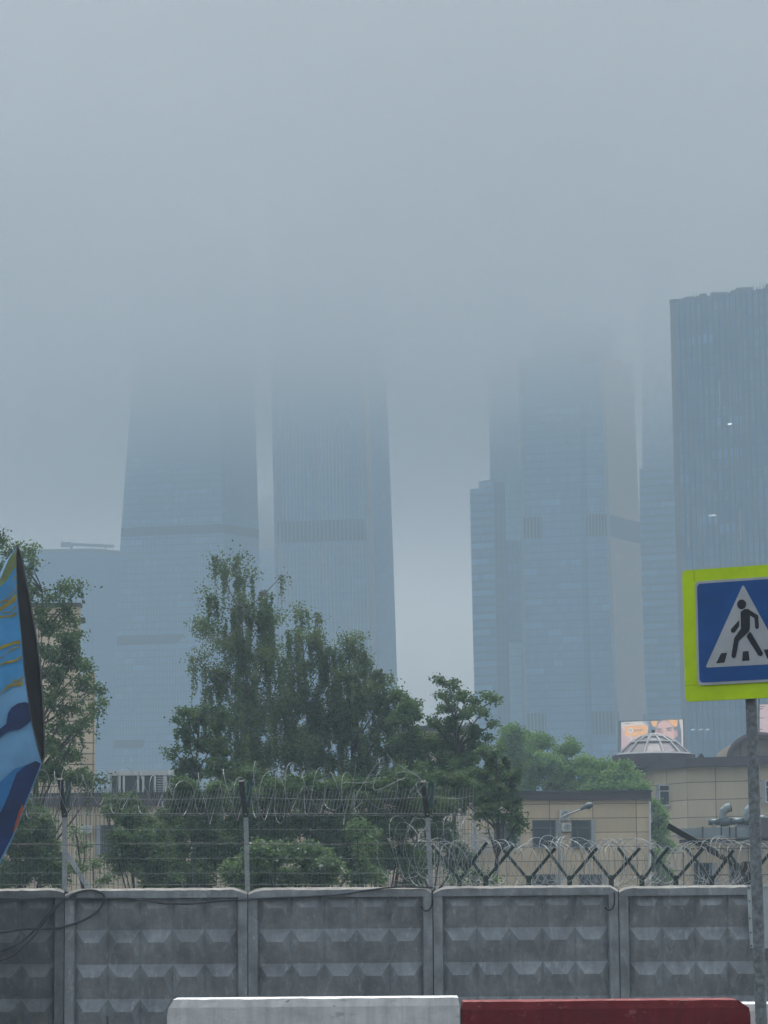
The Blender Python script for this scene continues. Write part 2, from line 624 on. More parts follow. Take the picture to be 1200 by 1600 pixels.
# ------------------------------------------------------------------ towers in the fog
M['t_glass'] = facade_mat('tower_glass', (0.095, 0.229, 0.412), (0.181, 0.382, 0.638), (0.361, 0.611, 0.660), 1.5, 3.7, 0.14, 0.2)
M['t_glass_b'] = facade_mat('tower_glass_banded', (0.101, 0.248, 0.430), (0.202, 0.420, 0.660), (0.243, 0.436, 0.660), 3.0, 3.9, 0.06, 0.34, blind=0.16)
M['t_glass_c'] = facade_mat('tower_glass_grid', (0.106, 0.251, 0.433), (0.191, 0.398, 0.638), (0.128, 0.260, 0.412), 2.4, 3.7, 0.1, 0.16, blind=0.07)
M['t_glass_fine'] = facade_mat('tower_glass_fine', (0.140, 0.337, 0.588), (0.210, 0.471, 0.660), (0.608, 0.620, 0.660), 1.9, 3.7, 0.2, 0.12, blind=0.05)
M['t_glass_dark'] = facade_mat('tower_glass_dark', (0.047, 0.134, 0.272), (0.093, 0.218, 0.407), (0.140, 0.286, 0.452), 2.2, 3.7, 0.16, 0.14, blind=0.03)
M['t_glass_pale'] = facade_mat('tower_glass_pale', (0.222, 0.436, 0.660), (0.302, 0.552, 0.660), (0.404, 0.620, 0.660), 1.5, 3.8, 0.1, 0.1, blind=0.02)
M['t_slab'] = facade_mat('tower_slab_blue', (0.106, 0.244, 0.433), (0.128, 0.281, 0.486), (0.148, 0.305, 0.494), 1.6, 3.7, 0.12, 0.12, blind=0.02)
M['t_strip'] = facade_mat('tower_vertical_glass', (0.051, 0.166, 0.335), (0.115, 0.283, 0.512), (0.069, 0.166, 0.312), 2.6, 3.8, 0.2, 0.10, blind=0.05, big=0.35)
M['t_stone'] = facade_mat('tower_stone_fins', (0.468, 0.358, 0.287), (0.507, 0.390, 0.316), (0.619, 0.471, 0.374), 1.5, 3.7, 0.35, 0.06, 0.6, blind=0.01)
M['t_beige'] = facade_mat('tower_beige', (0.360, 0.324, 0.276), (0.396, 0.360, 0.312), (0.408, 0.372, 0.324), 4, 3.6, 0.1, 0.14, 0.6, blind=0.0)
M['t_band'] = plain('tower_louvres', (0.006, 0.012, 0.02), 0.9, 0.2, 0.05, 0.0, 0.1)
M['t_rib'] = plain('tower_rib_metal', (0.05, 0.075, 0.1), 0.6, 0.1, 0.05)
M['t_fin'] = plain('tower_fin_metal', (0.30, 0.33, 0.35), 0.5, 0.1, 0.05)
M['t_roof'] = plain('tower_roof', (0.10, 0.11, 0.12), 0.8, 0.2, 0.05)
M['t_lilac'] = plain('tower_edge_panel', (0.15, 0.13, 0.16), 0.7, 0.1, 0.05)
M['lamp_white'] = emit('office_light', (1.0, 0.97, 0.88), 0.95)
M['lamp_dim'] = emit('office_light_dim', (0.8, 0.85, 0.88), 0.45)


class Edge:
    """a vertical corner of a tower, measured at two or more heights and carried down to the ground and up to any level"""
    def __init__(s, pts, Y):
        s.p = sorted([P(x, y, Y) for x, y in pts], key=lambda v: v.z)

    def at(s, z):
        p = s.p
        if len(p) == 1:
            return Vector((p[0].x, p[0].y, z))
        i = 0
        while i < len(p) - 2 and z > p[i + 1].z:
            i += 1
        t = (z - p[i].z) / (p[i + 1].z - p[i].z)
        v = p[i].lerp(p[i + 1], t)
        return Vector((v.x, v.y, z))

    def levels(s, z0, z1):
        return [q.z for q in s.p[1:-1] if z0 + 1 < q.z < z1 - 1]


def zof(px, py, Y):
    return P(px, py, Y).z


def skin(mb, edges, z0, z1, mis, close_depth=None, roof_mi=None):
    """walls between consecutive corners; behind them the block is closed at close_depth metres back"""
    es = list(edges)
    zs = sorted(set([z0, z1] + sum([e.levels(z0, z1) for e in es], [])))
    for i in range(len(zs) - 1):
        u = 0.0
        for j in range(len(es) - 1):
            a, b_, c, d = es[j].at(zs[i]), es[j + 1].at(zs[i]), es[j + 1].at(zs[i + 1]), es[j].at(zs[i + 1])
            mb.wall(a, b_, c, d, mis[j] if isinstance(mis, (list, tuple)) else mis, u)
            u += (b_ - a).length
    L0, L1, R0_, R1 = es[0].at(z0), es[0].at(z1), es[-1].at(z0), es[-1].at(z1)
    m0 = mis[0] if isinstance(mis, (list, tuple)) else mis
    m1 = mis[-1] if isinstance(mis, (list, tuple)) else mis
    inward = min(1.5, 0.1 * (R0_ - L0).length)

    def sh(v):
        s_ = 1.0 if (v - L0).length < 1e-6 or (v - L1).length < 1e-6 else -1.0
        return Vector((v.x * (1 + close_depth / v.y) + s_ * inward, v.y + close_depth, v.z))
    mb.wall(sh(L0), L0, L1, sh(L1), m0)
    mb.wall(R0_, sh(R0_), sh(R1), R1, m1)
    mb.wall(sh(R0_), sh(L0), sh(L1), sh(R1), m0)
    mb.face([e.at(z1) for e in es] + [sh(R1), sh(L1)], m0 if roof_mi is None else roof_mi)


def band(mb, e0, e1, z0, z1, out, mi=0):
    """a strip that stands proud of the face between two corners"""
    a, b_, c, d = e0.at(z0), e1.at(z0), e1.at(z1), e0.at(z1)
    n = (b_ - a).cross(d - a).normalized()
    if n.y > 0:
        n = -n
    q = [v + n * out for v in (a, b_, c, d)]
    mb.prism(q, -n * (out + 0.4), mi)


def fins(mb, e0, e1, z0, z1, count, w, out, mi=0, lo=0.0, hi=1.0):
    for i in range(count):
        t = lo + (hi - lo) * (i + 0.5) / count
        a, b_ = e0.at(z0).lerp(e1.at(z0), t), e0.at(z1).lerp(e1.at(z1), t)
        mb.bar(a + Vector((0, -out / 2, 0)), b_ + Vector((0, -out / 2, 0)), w, out, mi)


def mid(e0, e1, t):
    class _E:
        def at(s, z):
            return e0.at(z).lerp(e1.at(z), t)

        def levels(s, a, b_):
            return e0.levels(a, b_)
    return _E()


def tower(name, label, cat, Y, base_px):
    p = P(base_px, 1300, Y)
    return thing(name, label, cat, (p.x, p.y, 0.0), None)


TOP = 397.0
# long flat slab, far left
Y = 1700
t = tower('slab_tower', 'pale blue flat-topped slab behind the tapering tower, with a cradle crane on its roof', 'tower', Y, 110)
e = [Edge([(-120, 900), (-122, 1190)], Y), Edge([(148, 862), (146, 1190)], Y - 6), Edge([(215, 862), (212, 1190)], Y + 16)]
zt = zof(110, 861.5, Y)
b = MB(); skin(b, e, 0, zt, [0, 0], 40, 1); b.build('facade', [M['t_slab'], M['t_roof']], t)
b = MB(); band(b, e[0], e[1], zt - 1.2, zt + 0.8, 0.4); band(b, e[1], e[2], zt - 1.2, zt + 0.8, 0.4); b.build('parapet', M['t_roof'], t)
rc = thing('roof_crane', 'small maintenance cradle crane lying along the roof edge of the flat slab block', 'crane', P(128, 862, Y + 6) + Vector((0, 0, 0)))
rc.location.z = zt
b = MB()
p0, p1 = P(97, 850, Y + 6), P(178, 853.5, Y + 6)
b.bar(p0, p1, 1.6, 1.2, up=(0, 1, 0))
b.build('jib', M['t_roof'], rc)
b = MB(); b.box(P(103, 851, Y + 6), (5.8, 2.6, 2.8)); b.build('counterweight', M['t_roof'], rc)
b = MB()
b.bar(Vector((P(112, 860, Y + 6).x, Y + 6, zt)), P(112, 850, Y + 6), 1.5, 1.5)
b.build('leg', M['t_roof'], rc)
b = MB()
b.bar(Vector((P(165, 860, Y + 6).x, Y + 6, zt)), P(165, 853, Y + 6), 0.9, 0.9)
b.build('leg', M['t_roof'], rc)

# tapering tower
Y = 1550
t = tower('tapering_tower', 'wide tapering blue tower crossed by thin dark floor bands, its top lost in cloud', 'tower', Y, 290)
e = [Edge([(203, 640), (187, 862), (177, 1200)], Y), Edge([(342, 640), (350, 862), (356, 1200)], Y - 13), Edge([(398, 620), (405, 862), (409, 1200)], Y + 10)]
b = MB(); skin(b, e, 0, TOP, [0, 1], 40); b.build('facade', [M['t_glass'], M['t_strip']], t)
for py, h in ((831, 4.8), (1000, 5.2), (1162, 4.2)):
    z = zof(290, py, Y)
    b = MB()
    band(b, e[0], e[1], z - h / 2, z + h / 2, 0.25)
    band(b, e[1], e[2], z - h / 2, z + h / 2, 0.25)
    b.build('floor_band', M['t_band'], t)

# slim beige block between two towers
Y = 1840
t = tower('slim_block', 'slim pale beige block squeezed between the tapering tower and the ribbed tower', 'tower', Y, 420)
e = [Edge([(398, 785), (399, 1190)], Y), Edge([(440, 782), (444, 1190)], Y)]
zt = zof(420, 783, Y)
zb = zof(420, 858, Y)
b = MB(); skin(b, e, zb, zt, [0], 30); b.build('upper_facade', [M['t_beige']], t)
b = MB(); skin(b, e, 0, zb - 0.01, [0], 30); b.build('lower_facade', [M['t_glass']], t)
b = MB(); b.box(P(420, 781, Y + 8), (8, 4, 4.4)); b.build('roof_plant', M['t_roof'], t)
b = MB(); b.bar(P(416, 781, Y + 8), P(428, 777, Y + 8), 1.1, 1.1); b.build('roof_jib', M['t_roof'], t)

# ribbed tower, centre-left
Y = 1485
t = tower('ribbed_tower', 'pale tower with fine vertical ribs and one dark louvred band, beside the tapering tower', 'tower', Y, 505)
eL = Edge([(424, 575), (429, 850), (435, 1190)], Y + 22)
e1 = Edge([(432, 575), (434, 850), (441, 1190)], Y)
e2 = Edge([(566, 575), (573, 850), (583, 1190)], Y - 10)
e3 = Edge([(576, 575), (584, 850), (594, 1190)], Y - 6)
e4 = Edge([(602, 560), (613, 830), (625, 1190)], Y + 22)
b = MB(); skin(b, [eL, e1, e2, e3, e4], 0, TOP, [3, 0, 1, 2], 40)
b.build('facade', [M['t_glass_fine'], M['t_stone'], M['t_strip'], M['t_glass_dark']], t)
z0, z1 = zof(505, 848, Y), zof(505, 815, Y)
b = MB(); band(b, e1, e2, z0, z1, 0.3); b.build('louvre_band', M['t_band'], t)
b = MB(); fins(b, e1, e2, z0, z1, 22, 0.40, 0.5); b.build('louvre_fins', M['t_fin'], t)
b = MB()
fins(b, e1, e2, 0, TOP, 1, 1.12, 1.60, 0, -0.01, 0.01)
fins(b, e1, e2, 0, TOP, 1, 1.12, 1.60, 0, 0.99, 1.01)
b.build('corner_fin', M['t_fin'], t)
b = MB(); fins(b, e1, e2, 0, z0 - 0.3, 22, 0.35, 0.80); fins(b, e1, e2, z1 + 0.3, TOP, 22, 0.35, 0.80); b.build('ribs', M['t_fin'], t)

# right-hand cluster: stepped tower and its tall core
Y = 1540
t = tower('core_tower', 'dark slender tower rising into cloud behind the stepped block, with fine vertical lines', 'tower', Y, 790)
e = [Edge([(763, 600), (766, 750), (778, 1190)], Y), Edge([(786, 600), (788, 750), (797, 1190)], Y - 10), Edge([(830, 600), (832, 1190)], Y)]
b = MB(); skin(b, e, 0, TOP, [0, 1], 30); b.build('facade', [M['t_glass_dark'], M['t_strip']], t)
Y = 1445
t = tower('stepped_block', 'blue block with a stepped flat top, leftmost of the right-hand group of towers', 'tower', Y, 770)
e = [Edge([(734, 765), (740, 1040), (744, 1190)], Y), Edge([(771, 765), (779, 1190)], Y - 5)]
zt = zof(745, 764, Y)
b = MB(); skin(b, e, 0, zt, [0], 30, 1); b.build('facade', [M['t_glass_b'], M['t_roof']], t)
e2_ = [Edge([(748, 765), (754, 1190)], Y + 5), Edge([(771.2, 765), (779.2, 1190)], Y - 3)]
b = MB(); skin(b, e2_, zt - 0.5, zof(756, 750, Y), [0], 24, 1); b.build('upper_storey', [M['t_glass_b'], M['t_roof']], t)
e3_ = [Edge([(771.4, 765), (779.4, 1190)], Y + 3), Edge([(790, 765), (799, 1190)], Y + 3)]
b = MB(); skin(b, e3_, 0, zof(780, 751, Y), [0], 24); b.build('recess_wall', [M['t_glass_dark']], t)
Y = 1425
t = tower('pale_panel_block', 'narrow pale panelled block in front of the dark slender tower', 'tower', Y, 800)
e = [Edge([(789, 760), (792, 900), (799, 1190)], Y), Edge([(813, 760), (818, 1190)], Y)]
zs_ = [0, zof(800, 1004, Y), zof(800, 845, Y), zof(800, 753, Y)]
b = MB()
skin(b, e, 0, zs_[1], [0], 20)
skin(b, e, zs_[1] + 0.01, zs_[2], [1], 20)
skin(b, e, zs_[2] + 0.01, zs_[3], [0], 20)
b.build('facade', [M['t_glass_pale'], M['t_strip']], t)

# main tower of the group
Y = 1410
t = tower('broad_tower', 'broad glass tower with a grey-beige ribbed side face and two rows of dark louvre panels', 'tower', Y, 880)
a0 = Edge([(811, 560), (814.5, 830), (822, 1190)], Y)
a1 = Edge([(907, 560), (908, 830), (917, 1190)], Y - 8)
a2 = Edge([(916, 560), (917, 830), (928, 1190)], Y - 8)
a3 = Edge([(940, 560), (947, 830), (964, 1190)], Y - 11)
a4 = Edge([(988, 560), (1001, 850), (1012, 1190)], Y + 22)
zt = zof(880, 558, Y)
b = MB(); skin(b, [a0, a1, a2, a3, a4], 0, zt, [0, 1, 0, 2], 40, 3)
b.build('facade', [M['t_glass_c'], M['t_glass_dark'], M['t_stone'], M['t_roof']], t)
u0, u1, u2 = Edge([(834, 500), (835, 560)], Y + 13), Edge([(900, 500), (901, 560)], Y + 8), Edge([(958, 500), (961, 560)], Y + 13)
b = MB(); skin(b, [u0, u1, u2], zt - 0.5, zof(900, 498, Y), [0, 1], 26); b.build('setback_storeys', [M['t_glass_b'], M['t_strip']], t)
b = MB(); band(b, a1, a3, zt - 4.5, zt + 1, 0.5); b.build('crown_band', M['t_band'], t)
g = [(mid(a0, a1, 0.0), mid(a0, a1, 0.345)), (a2, a3)]
for (ya, yb) in ((842, 808), (1150, 1114)):
    z0, z1 = zof(880, ya, Y), zof(880, yb, Y)
    for q0, q1 in g:
        b = MB(); band(b, q0, q1, z0, z1, 0.3); lb = b.build('louvre_panel', M['t_band'], t)
        b = MB(); fins(b, q0, q1, z0, z1, 6, 0.42, 0.5); b.build('fins', M['t_fin'], lb)
    b = MB(); band(b, a3, a4, z0, z1, 0.15); b.build('side_louvre', M['t_lilac'], t)
b = MB()
fins(b, a0, a1, 0, zt, 1, 1.12, 1.60, 0, -0.01, 0.01)
b.build('corner_fin', M['t_fin'], t)
b = MB(); fins(b, a3, a4, 0, zt, 1, 1.28, 1.60, 0, -0.01, 0.01); b.build('corner_fin', M['t_fin'], t)

# banded tower behind
Y = 1500
t = tower('banded_tower', 'horizontally banded blue tower half hidden between the broad tower and the tall flat-topped one', 'tower', Y, 1030)
e = [Edge([(996, 560), (999, 740), (1004, 1190)], Y), Edge([(1062, 560), (1072, 1190)], Y - 8)]
zb = zof(1030, 732, Y)
b = MB(); skin(b, e, 0, zb, [0], 30); b.build('lower_facade', [M['t_glass_b']], t)
e = [Edge([(1003, 560), (1003.5, 740)], Y + 5), Edge([(1058, 560), (1062, 740)], Y)]
b = MB(); skin(b, e, zb - 0.5, TOP - 48, [0], 26); b.build('upper_facade', [M['t_glass']], t)

# near dark tower at the right edge
Y = 1024
t = tower('flat_topped_tower', 'near steel-blue tower with vertical glass strips and a clear flat roof, behind the crossing sign', 'tower', Y, 1150)
c0 = Edge([(1046.5, 466), (1056, 850), (1067, 1190)], Y + 16)
c1 = Edge([(1056, 466), (1066, 850), (1077, 1190)], Y + 10)
c2 = Edge([(1300, 466), (1318, 1190)], Y - 26)
zt = zof(1120, 461, Y)
b = MB(); skin(b, [c0, c1, c2], 0, zt, [1, 0], 36, 2); b.build('facade', [M['t_strip'], M['t_lilac'], M['t_roof']], t)
b = MB(); fins(b, c1, c2, 0, zt, 27, 0.55, 0.5); b.build('vertical_ribs', M['t_rib'], t)
for i in range(9):
    b = MB()
    x = 0.03 + i * 0.115
    za, zb_ = [(zof(1100, 850, Y), zof(1100, 800, Y)), (zof(1100, 1010, Y), zof(1100, 960, Y)), (zof(1100, 640, Y), zof(1100, 595, Y))][i % 3]
    fins(b, c1, c2, za, zb_, 1, 0.38, 1.44, 0, x, x + 0.02)
    b.build('bright_rib', M['t_fin'], t)
for (pa, pb, py) in ((1137, 1151, 662), (1108, 1122, 805), (1080, 1085, 1140), (1092, 1098, 1140), (1102, 1108, 1140)):
    yy = c1.at(50).lerp(c2.at(50), (pa - 1060) / 250.0).y - 1.0
    b = MB(); b.bar(P(pa, py + 0.8, yy), P(pb, py - 0.5, yy), 0.48 if py < 1000 else 0.35, 0.4); b.build('lit_window', M['lamp_white'] if py < 700 else M['lamp_dim'], t)
rr = random.Random(3)
for i in range(46):
    x = 0.01 + i / 46.0
    q = c1.at(zt).lerp(c2.at(zt), x)
    hgt = rr.choice((0.4, 0.6, 0.8, 1.1, 1.5)) if i > 3 else 0.8
    b = MB()
    if rr.random() < 0.45:
        b.box(q + Vector((0, 3, hgt / 2)), (rr.uniform(2.4, 7), 4, hgt))
        b.build('roof_unit', M['t_roof'], t)
    else:
        b.bar(q + Vector((0, 2, 0)), q + Vector((0, 2, hgt + 0.6)), 0.3, 0.3)
        b.build('roof_mast', M['t_roof'], t)
#@@PART3

# ------------------------------------------------------------------ concrete fence of embossed panels
YW = 64.0
MW = (P(676, 1430, YW) - P(387, 1430, YW)).length / 289.0        # metres per picture pixel on the wall plane
WALL_BOTTOM = gz(64) - 0.05


def make_panel(mat, width, height, cols, rows, cell_h, chip, seed):
    """frame, coping with chipped corners and a field of hipped bosses; local origin at the bottom left front corner"""
    r = random.Random(seed)
    b = MB()
    th, rec = 0.29, 0.175
    side, top = 0.19, 0.215
    H, Wd = height, width
    # outline of the front frame with cut corners
    c1, c2, dr = chip
    out = [(0, 0), (Wd, 0), (Wd, H - dr), (Wd - c2, H), (c1, H), (0, H - dr)]
    ix0, ix1, iz1 = side, Wd - side, H - top
    # side members
    b.prism([(0.0, 0, 0), (side, 0, 0), (side, 0, H - top), (0.0, 0, H - top)], (0, th, 0))
    b.prism([(Wd - side, 0, 0), (Wd, 0, 0), (Wd, 0, H - top), (Wd - side, 0, H - top)], (0, th, 0))
    # coping: front strip then bevelled pale top
    bev = 0.05
    n = 26

    def edge_z(x):
        if x < c1:
            return H - dr * (1 - x / c1)
        if x > Wd - c2:
            return H - dr * (1 - (Wd - x) / c2)
        return H
    xs = [Wd * i / n for i in range(n + 1)]
    zt = [edge_z(x) - bev + r.uniform(-0.012, 0.006) for x in xs]
    zu = [edge_z(x) + r.uniform(-0.01, 0.004) for x in xs]
    lip = 0.012
    for i in range(n):
        a, c = xs[i], xs[i + 1]
        b.face([(a, -lip, H - top), (c, -lip, H - top), (c, -lip, zt[i + 1]), (a, -lip, zt[i])], 0)
        b.face([(a, -lip, zt[i]), (c, -lip, zt[i + 1]), (c, 0.05, zu[i + 1]), (a, 0.05, zu[i])], 1)
        b.face([(a, 0.05, zu[i]), (c, 0.05, zu[i + 1]), (c, th, zu[i + 1]), (a, th, zu[i])], 1)
        b.face([(c, th, H - top), (a, th, H - top), (a, th, zu[i]), (c, th, zu[i + 1])], 0)
        b.face([(a, th, H - top), (c, th, H - top), (c, -lip, H - top), (a, -lip, H - top)], 0)
    b.face([(0, th, H - top), (0, -lip, H - top), (0, -lip, zt[0]), (0, 0.05, zu[0]), (0, th, zu[0])], 0)
    b.face([(Wd, -lip, H - top), (Wd, th, H - top), (Wd, th, zu[-1]), (Wd, 0.05, zu[-1]), (Wd, -lip, zt[-1])], 0)
    # chamfer between frame and field
    b.face([(side, 0, 0), (side + 0.03, rec, 0), (side + 0.03, rec, iz1), (side, 0, iz1)], 0)
    b.face([(Wd - side - 0.03, rec, 0), (Wd - side, 0, 0), (Wd - side, 0, iz1), (Wd - side - 0.03, rec, iz1)], 0)
    # bosses
    fx0, fx1 = side + 0.03, Wd - side - 0.03
    cw = (fx1 - fx0) / cols
    z_top = iz1 + 0.06
    for i in range(rows + 1):
        zb1 = z_top - i * cell_h
        zb0 = max(zb1 - cell_h, 0.0)
        if zb1 <= 0.02:
            break
        full = zb1 - cell_h
        for j in range(cols):
            x0, x1 = fx0 + j * cw, fx0 + (j + 1) * cw
            zr = zb1 - cell_h * 0.37
            d = 0.012 + r.uniform(-0.006, 0.01)
            xa, xb = x0 + cw * 0.27, x1 - cw * 0.27
            xa2, xb2 = xa, xb
            zbt = full
            g = 0.004
            A, B, C, D = (x0, rec, zb1), (x1, rec, zb1), (x1, rec, zbt), (x0, rec, zbt)
            E, G = (xa, d, zr), (xb, d, zr)
            b.face([A, E, G, B], 0)          # upper slope, catches the sky
            b.face([D, C, G, E], 0)          # lower slope
            b.face([D, E, A], 0)
            b.face([C, B, G], 0)
    b.face([(fx0, rec + 0.01, 0), (fx0, rec + 0.01, iz1), (fx1, rec + 0.01, iz1), (fx1, rec + 0.01, 0)], 0)
    b.face([(0, th, 0), (0, th, H - top), (Wd, th, H - top), (Wd, th, 0)], 0)
    me_mats = [mat, M['coping']]
    return b, me_mats


joints = [-187, 101, 387, 676, 966, 1256, 1545, -476]
tops = [1388.5, 1387.5, 1386.0, 1383.5, 1383.0, 1381.5, None, 1390.0]
labels = ['soot-darkened embossed concrete fence panel at the left end of the wall, behind hanging cables',
          'embossed concrete fence panel left of the middle, a black cable looped over its corner',
          'embossed concrete fence panel in mid wall behind the white barrier block, between two steel posts',
          'stained embossed concrete fence panel behind the red barrier block, under the tilted wire brackets',
          'embossed concrete fence panel behind the sign pole, partly covered by a zinc sheet',
          'embossed concrete fence panel at the right end of the wall, beyond the zinc sheet', '',
          'embossed concrete fence panel beyond the painted sculpture, next after the soot-darkened panel']
panel_objs = []
for i in (0, 1, 2, 3, 4, 5, 7):
    x0, x1 = (joints[i], joints[i + 1]) if i < 7 else (-476, -187)
    pa, pb = P(x0 + 0.8, tops[i], YW), P(x1 - 0.8, tops[i], YW)
    zt = (P((x0 + x1) / 2, tops[i], YW)).z
    wd = pb.x - pa.x
    H = zt - WALL_BOTTOM
    chips = [(0.16, 0.16, 0.06), (0.22, 0.26, 0.10), (0.22, 0.05, 0.10), (0.24, 0.16, 0.10), (0.2, 0.2, 0.09), (0.2, 0.18, 0.08), None, (0.2, 0.2, 0.08)][i]
    b, mm = make_panel(M['concrete_dark'] if i == 0 else M['concrete'], wd, H, 5, 4, 0.735, chips, 40 + i)
    base = Vector((pa.x, YW, WALL_BOTTOM))
    b.v = [(v[0] + base.x, v[1] + base.y, v[2] + base.z) for v in b.v]
    o = b.build('concrete_panel', mm, base=base)
    tag(o, labels[i], 'fence panel', 'embossed concrete panels of the wall')
    panel_objs.append(o)
# mortar lumps in the joints, and a dark strip painted in as gap shade
for x, lab in ((101, 'crumbling mortar and painted gap shade between wall panels under the left steel post'), (387, 'crumbling mortar and painted gap shade between wall panels under the middle steel post'),
               (676, 'crumbling mortar and painted gap shade between wall panels under the right steel post'), (966, 'crumbling mortar and painted gap shade between wall panels in mid row of the tilted brackets')):
    b = MB()
    r = random.Random(int(x))
    c = P(x, 1394, YW)
    b.box((c.x, YW + 0.16, (c.z + WALL_BOTTOM) / 2 - 0.1), (0.12, 0.1, c.z - WALL_BOTTOM - 0.1))
    for q in range(9):
        b.box((c.x + r.uniform(-0.1, 0.1), YW + 0.09 + r.uniform(-.02, .02), c.z - 0.05 + r.uniform(-0.16, 0.04)), (r.uniform(.06, .14), .1, r.uniform(.04, .1)), 0,
              Matrix.Rotation(r.uniform(-.5, .5), 3, 'Y'), 0.012)
    tag(b.build('joint_mortar_and_shade', M['bolt'], base=(c.x, YW, c.z - 0.2)), lab, 'joint filling', 'mortar lumps and painted gap shade of the wall joints')

# zinc sheet fixed to the wall at the right
b = MB()
sheet = thing('zinc_sheet', 'pale riveted zinc sheet fixed to the concrete wall behind the sign pole', 'metal sheet', P(1190, 1480, YW - 0.06))
yy = YW - 0.05
b.prism([P(1167, 1384, yy), P(1172, 1481, yy), P(1268, 1483, yy), P(1268, 1382, yy)], (0, 0.02, 0))
b.build('sheet', M['zinc_sheet'], sheet)
b = MB()
b.bar(P(1166, 1384, yy - 0.02), P(1268, 1382, yy - 0.02), 0.05, 0.03)
b.build('top_lip', M['win_white'], sheet)
for (x, y) in ((1170, 1387.5), (1171, 1408), (1171.5, 1435), (1173, 1457), (1174, 1478), (1210, 1387), (1240, 1387)):
    b = MB()
    c = P(x, y, yy - 0.005)
    b.box(c, (0.035, 0.03, 0.035), 0, Matrix.Rotation(0.7, 3, 'Y'), 0.008)
    b.build('rivet', M['bolt'], sheet)


# ------------------------------------------------------------------ barrier blocks by the road
def block(name, label, x0, x1, ytop, Y, mats, seed, cl=(0.1, 0.12), cr=(0.04, 0.05), depth=0.5):
    r = random.Random(seed)
    a, c = P(x0, ytop, Y), P(x1, ytop, Y)
    zt = P((x0 + x1) / 2, ytop, Y).z
    nx, nz, ny = 44, 16, 8
    L = c.x - a.x

    def xl(z):   # slight rounding of the ends at the top
        t = max(0.0, z - (zt - cl[1])) / cl[1]
        return a.x + cl[0] * t * t

    def xr(z):
        t = max(0.0, z - (zt - cr[1])) / cr[1]
        return c.x - cr[0] * t * t

    def wob(p, amp):
        q = Vector(p)
        nrm = mnoise.noise(q * 3.1 + Vector((seed, 0, 0))) * 0.6 + mnoise.noise(q * 11.0) * 0.4
        return nrm * amp
    b = MB()
    # front
    for i in range(nx):
        for j in range(nz):
            q = []
            for (ii, jj) in ((i, j), (i + 1, j), (i + 1, j + 1), (i, j + 1)):
                z = zt * jj / nz
                x = xl(z) + (xr(z) - xl(z)) * ii / nx
                y = Y
                e = 1.0 if jj == nz else 0.0
                p = (x, y + wob((x, 0, z), 0.006) + e * (0.016 + wob((x * 2, 5, 0), 0.012)), z + e * wob((x, 9, 1), 0.012))
                q.append(p)
            b.face(q, 0)
    # top
    for i in range(nx):
        q = []
        x_ = lambda t: xl(zt) + (xr(zt) - xl(zt)) * t
        t0, t1 = i / nx, (i + 1) / nx
        f0 = (x_(t0), Y + wob((x_(t0), 0, zt), 0.006) + 0.016 + wob((x_(t0) * 2, 5, 0), 0.012), zt + wob((x_(t0), 9, 1), 0.012))
        f1 = (x_(t1), Y + wob((x_(t1), 0, zt), 0.006) + 0.016 + wob((x_(t1) * 2, 5, 0), 0.012), zt + wob((x_(t1), 9, 1), 0.012))
        b.face([f0, f1, (f1[0], Y + depth, zt + 0.004), (f0[0], Y + depth, zt + 0.004)], 1)
    # ends and back
    for j in range(nz):
        z0, z1 = zt * j / nz, zt * (j + 1) / nz
        b.face([(xl(z0), Y + depth, z0), (xl(z0), Y, z0), (xl(z1), Y + 0.008, z1), (xl(z1), Y + depth, z1)], 0)
        b.face([(xr(z0), Y, z0), (xr(z0), Y + depth, z0), (xr(z1), Y + depth, z1), (xr(z1), Y + 0.008, z1)], 0)
        b.face([(xr(z0), Y + depth, z0), (xl(z0), Y + depth, z0), (xl(z1), Y + depth, z1), (xr(z1), Y + depth, z1)], 0)
    o = b.build(name, mats, base=((a.x + c.x) / 2, Y, 0.0))
    tag(o, label, 'barrier', 'concrete barrier blocks along the roadside')
    return o


YB = 24.2
block('barrier_block', 'white-painted concrete barrier block with worn, pitted front and bright top', 261, 718, 1560.5, YB, [M['white_paint'], M['white_top']], 1, (0.05, 0.12), (0.01, 0.03))
block('barrier_block', 'dark red painted concrete barrier block with rounded right corner', 722, 1172, 1564.0, YB, [M['red_paint'], M['red_top']], 2, (0.01, 0.03), (0.10, 0.09))
block('barrier_block', 'white concrete barrier block behind the foot of the sign pole, right of the red one', 1160, 1620, 1567.0, YB + 0.65, [M['white_paint'], M['white_top']], 3, (0.02, 0.03), (0.02, 0.03))

# ------------------------------------------------------------------ pedestrian crossing sign
YS_ = 20.5
ctr = P(1164.5, 988, YS_)
yaw = math.radians(28.5)
sx = Vector((math.cos(yaw), -math.sin(yaw), 0.0))          # towards the right edge, which is nearer
sz = Vector((0, 0, 1.0))
sx = (Matrix.Rotation(-0.004, 3, Vector((0, 1, 0))) @ sx)
sn = sx.cross(sz).normalized()                              # towards the viewer
if sn.y > 0:
    sn = -sn
sz = sn.cross(sx) if sn.cross(sx).z > 0 else sx.cross(sn)
HS = 0.930 / 2


def sp_(u, v, out=0.0):
    return ctr + sx * u + sz * v + sn * out


def rrect(hu, hv, rad, cu=0, cv=0, n=6):
    pts = []
    for (qx, qy, a0) in ((hu - rad, hv - rad, 0), (-hu + rad, hv - rad, 90), (-hu + rad, -hv + rad, 180), (hu - rad, -hv + rad, 270)):
        for i in range(n + 1):
            a = math.radians(a0 + 90 * i / n)
            pts.append((cu + qx + rad * math.cos(a), cv + qy + rad * math.sin(a)))
    return pts


sign = thing('crossing_sign', 'pedestrian crossing sign, blue square with white triangle on a fluorescent yellow-green board', 'road sign', (ctr.x, ctr.y + 0.05, 0), None)


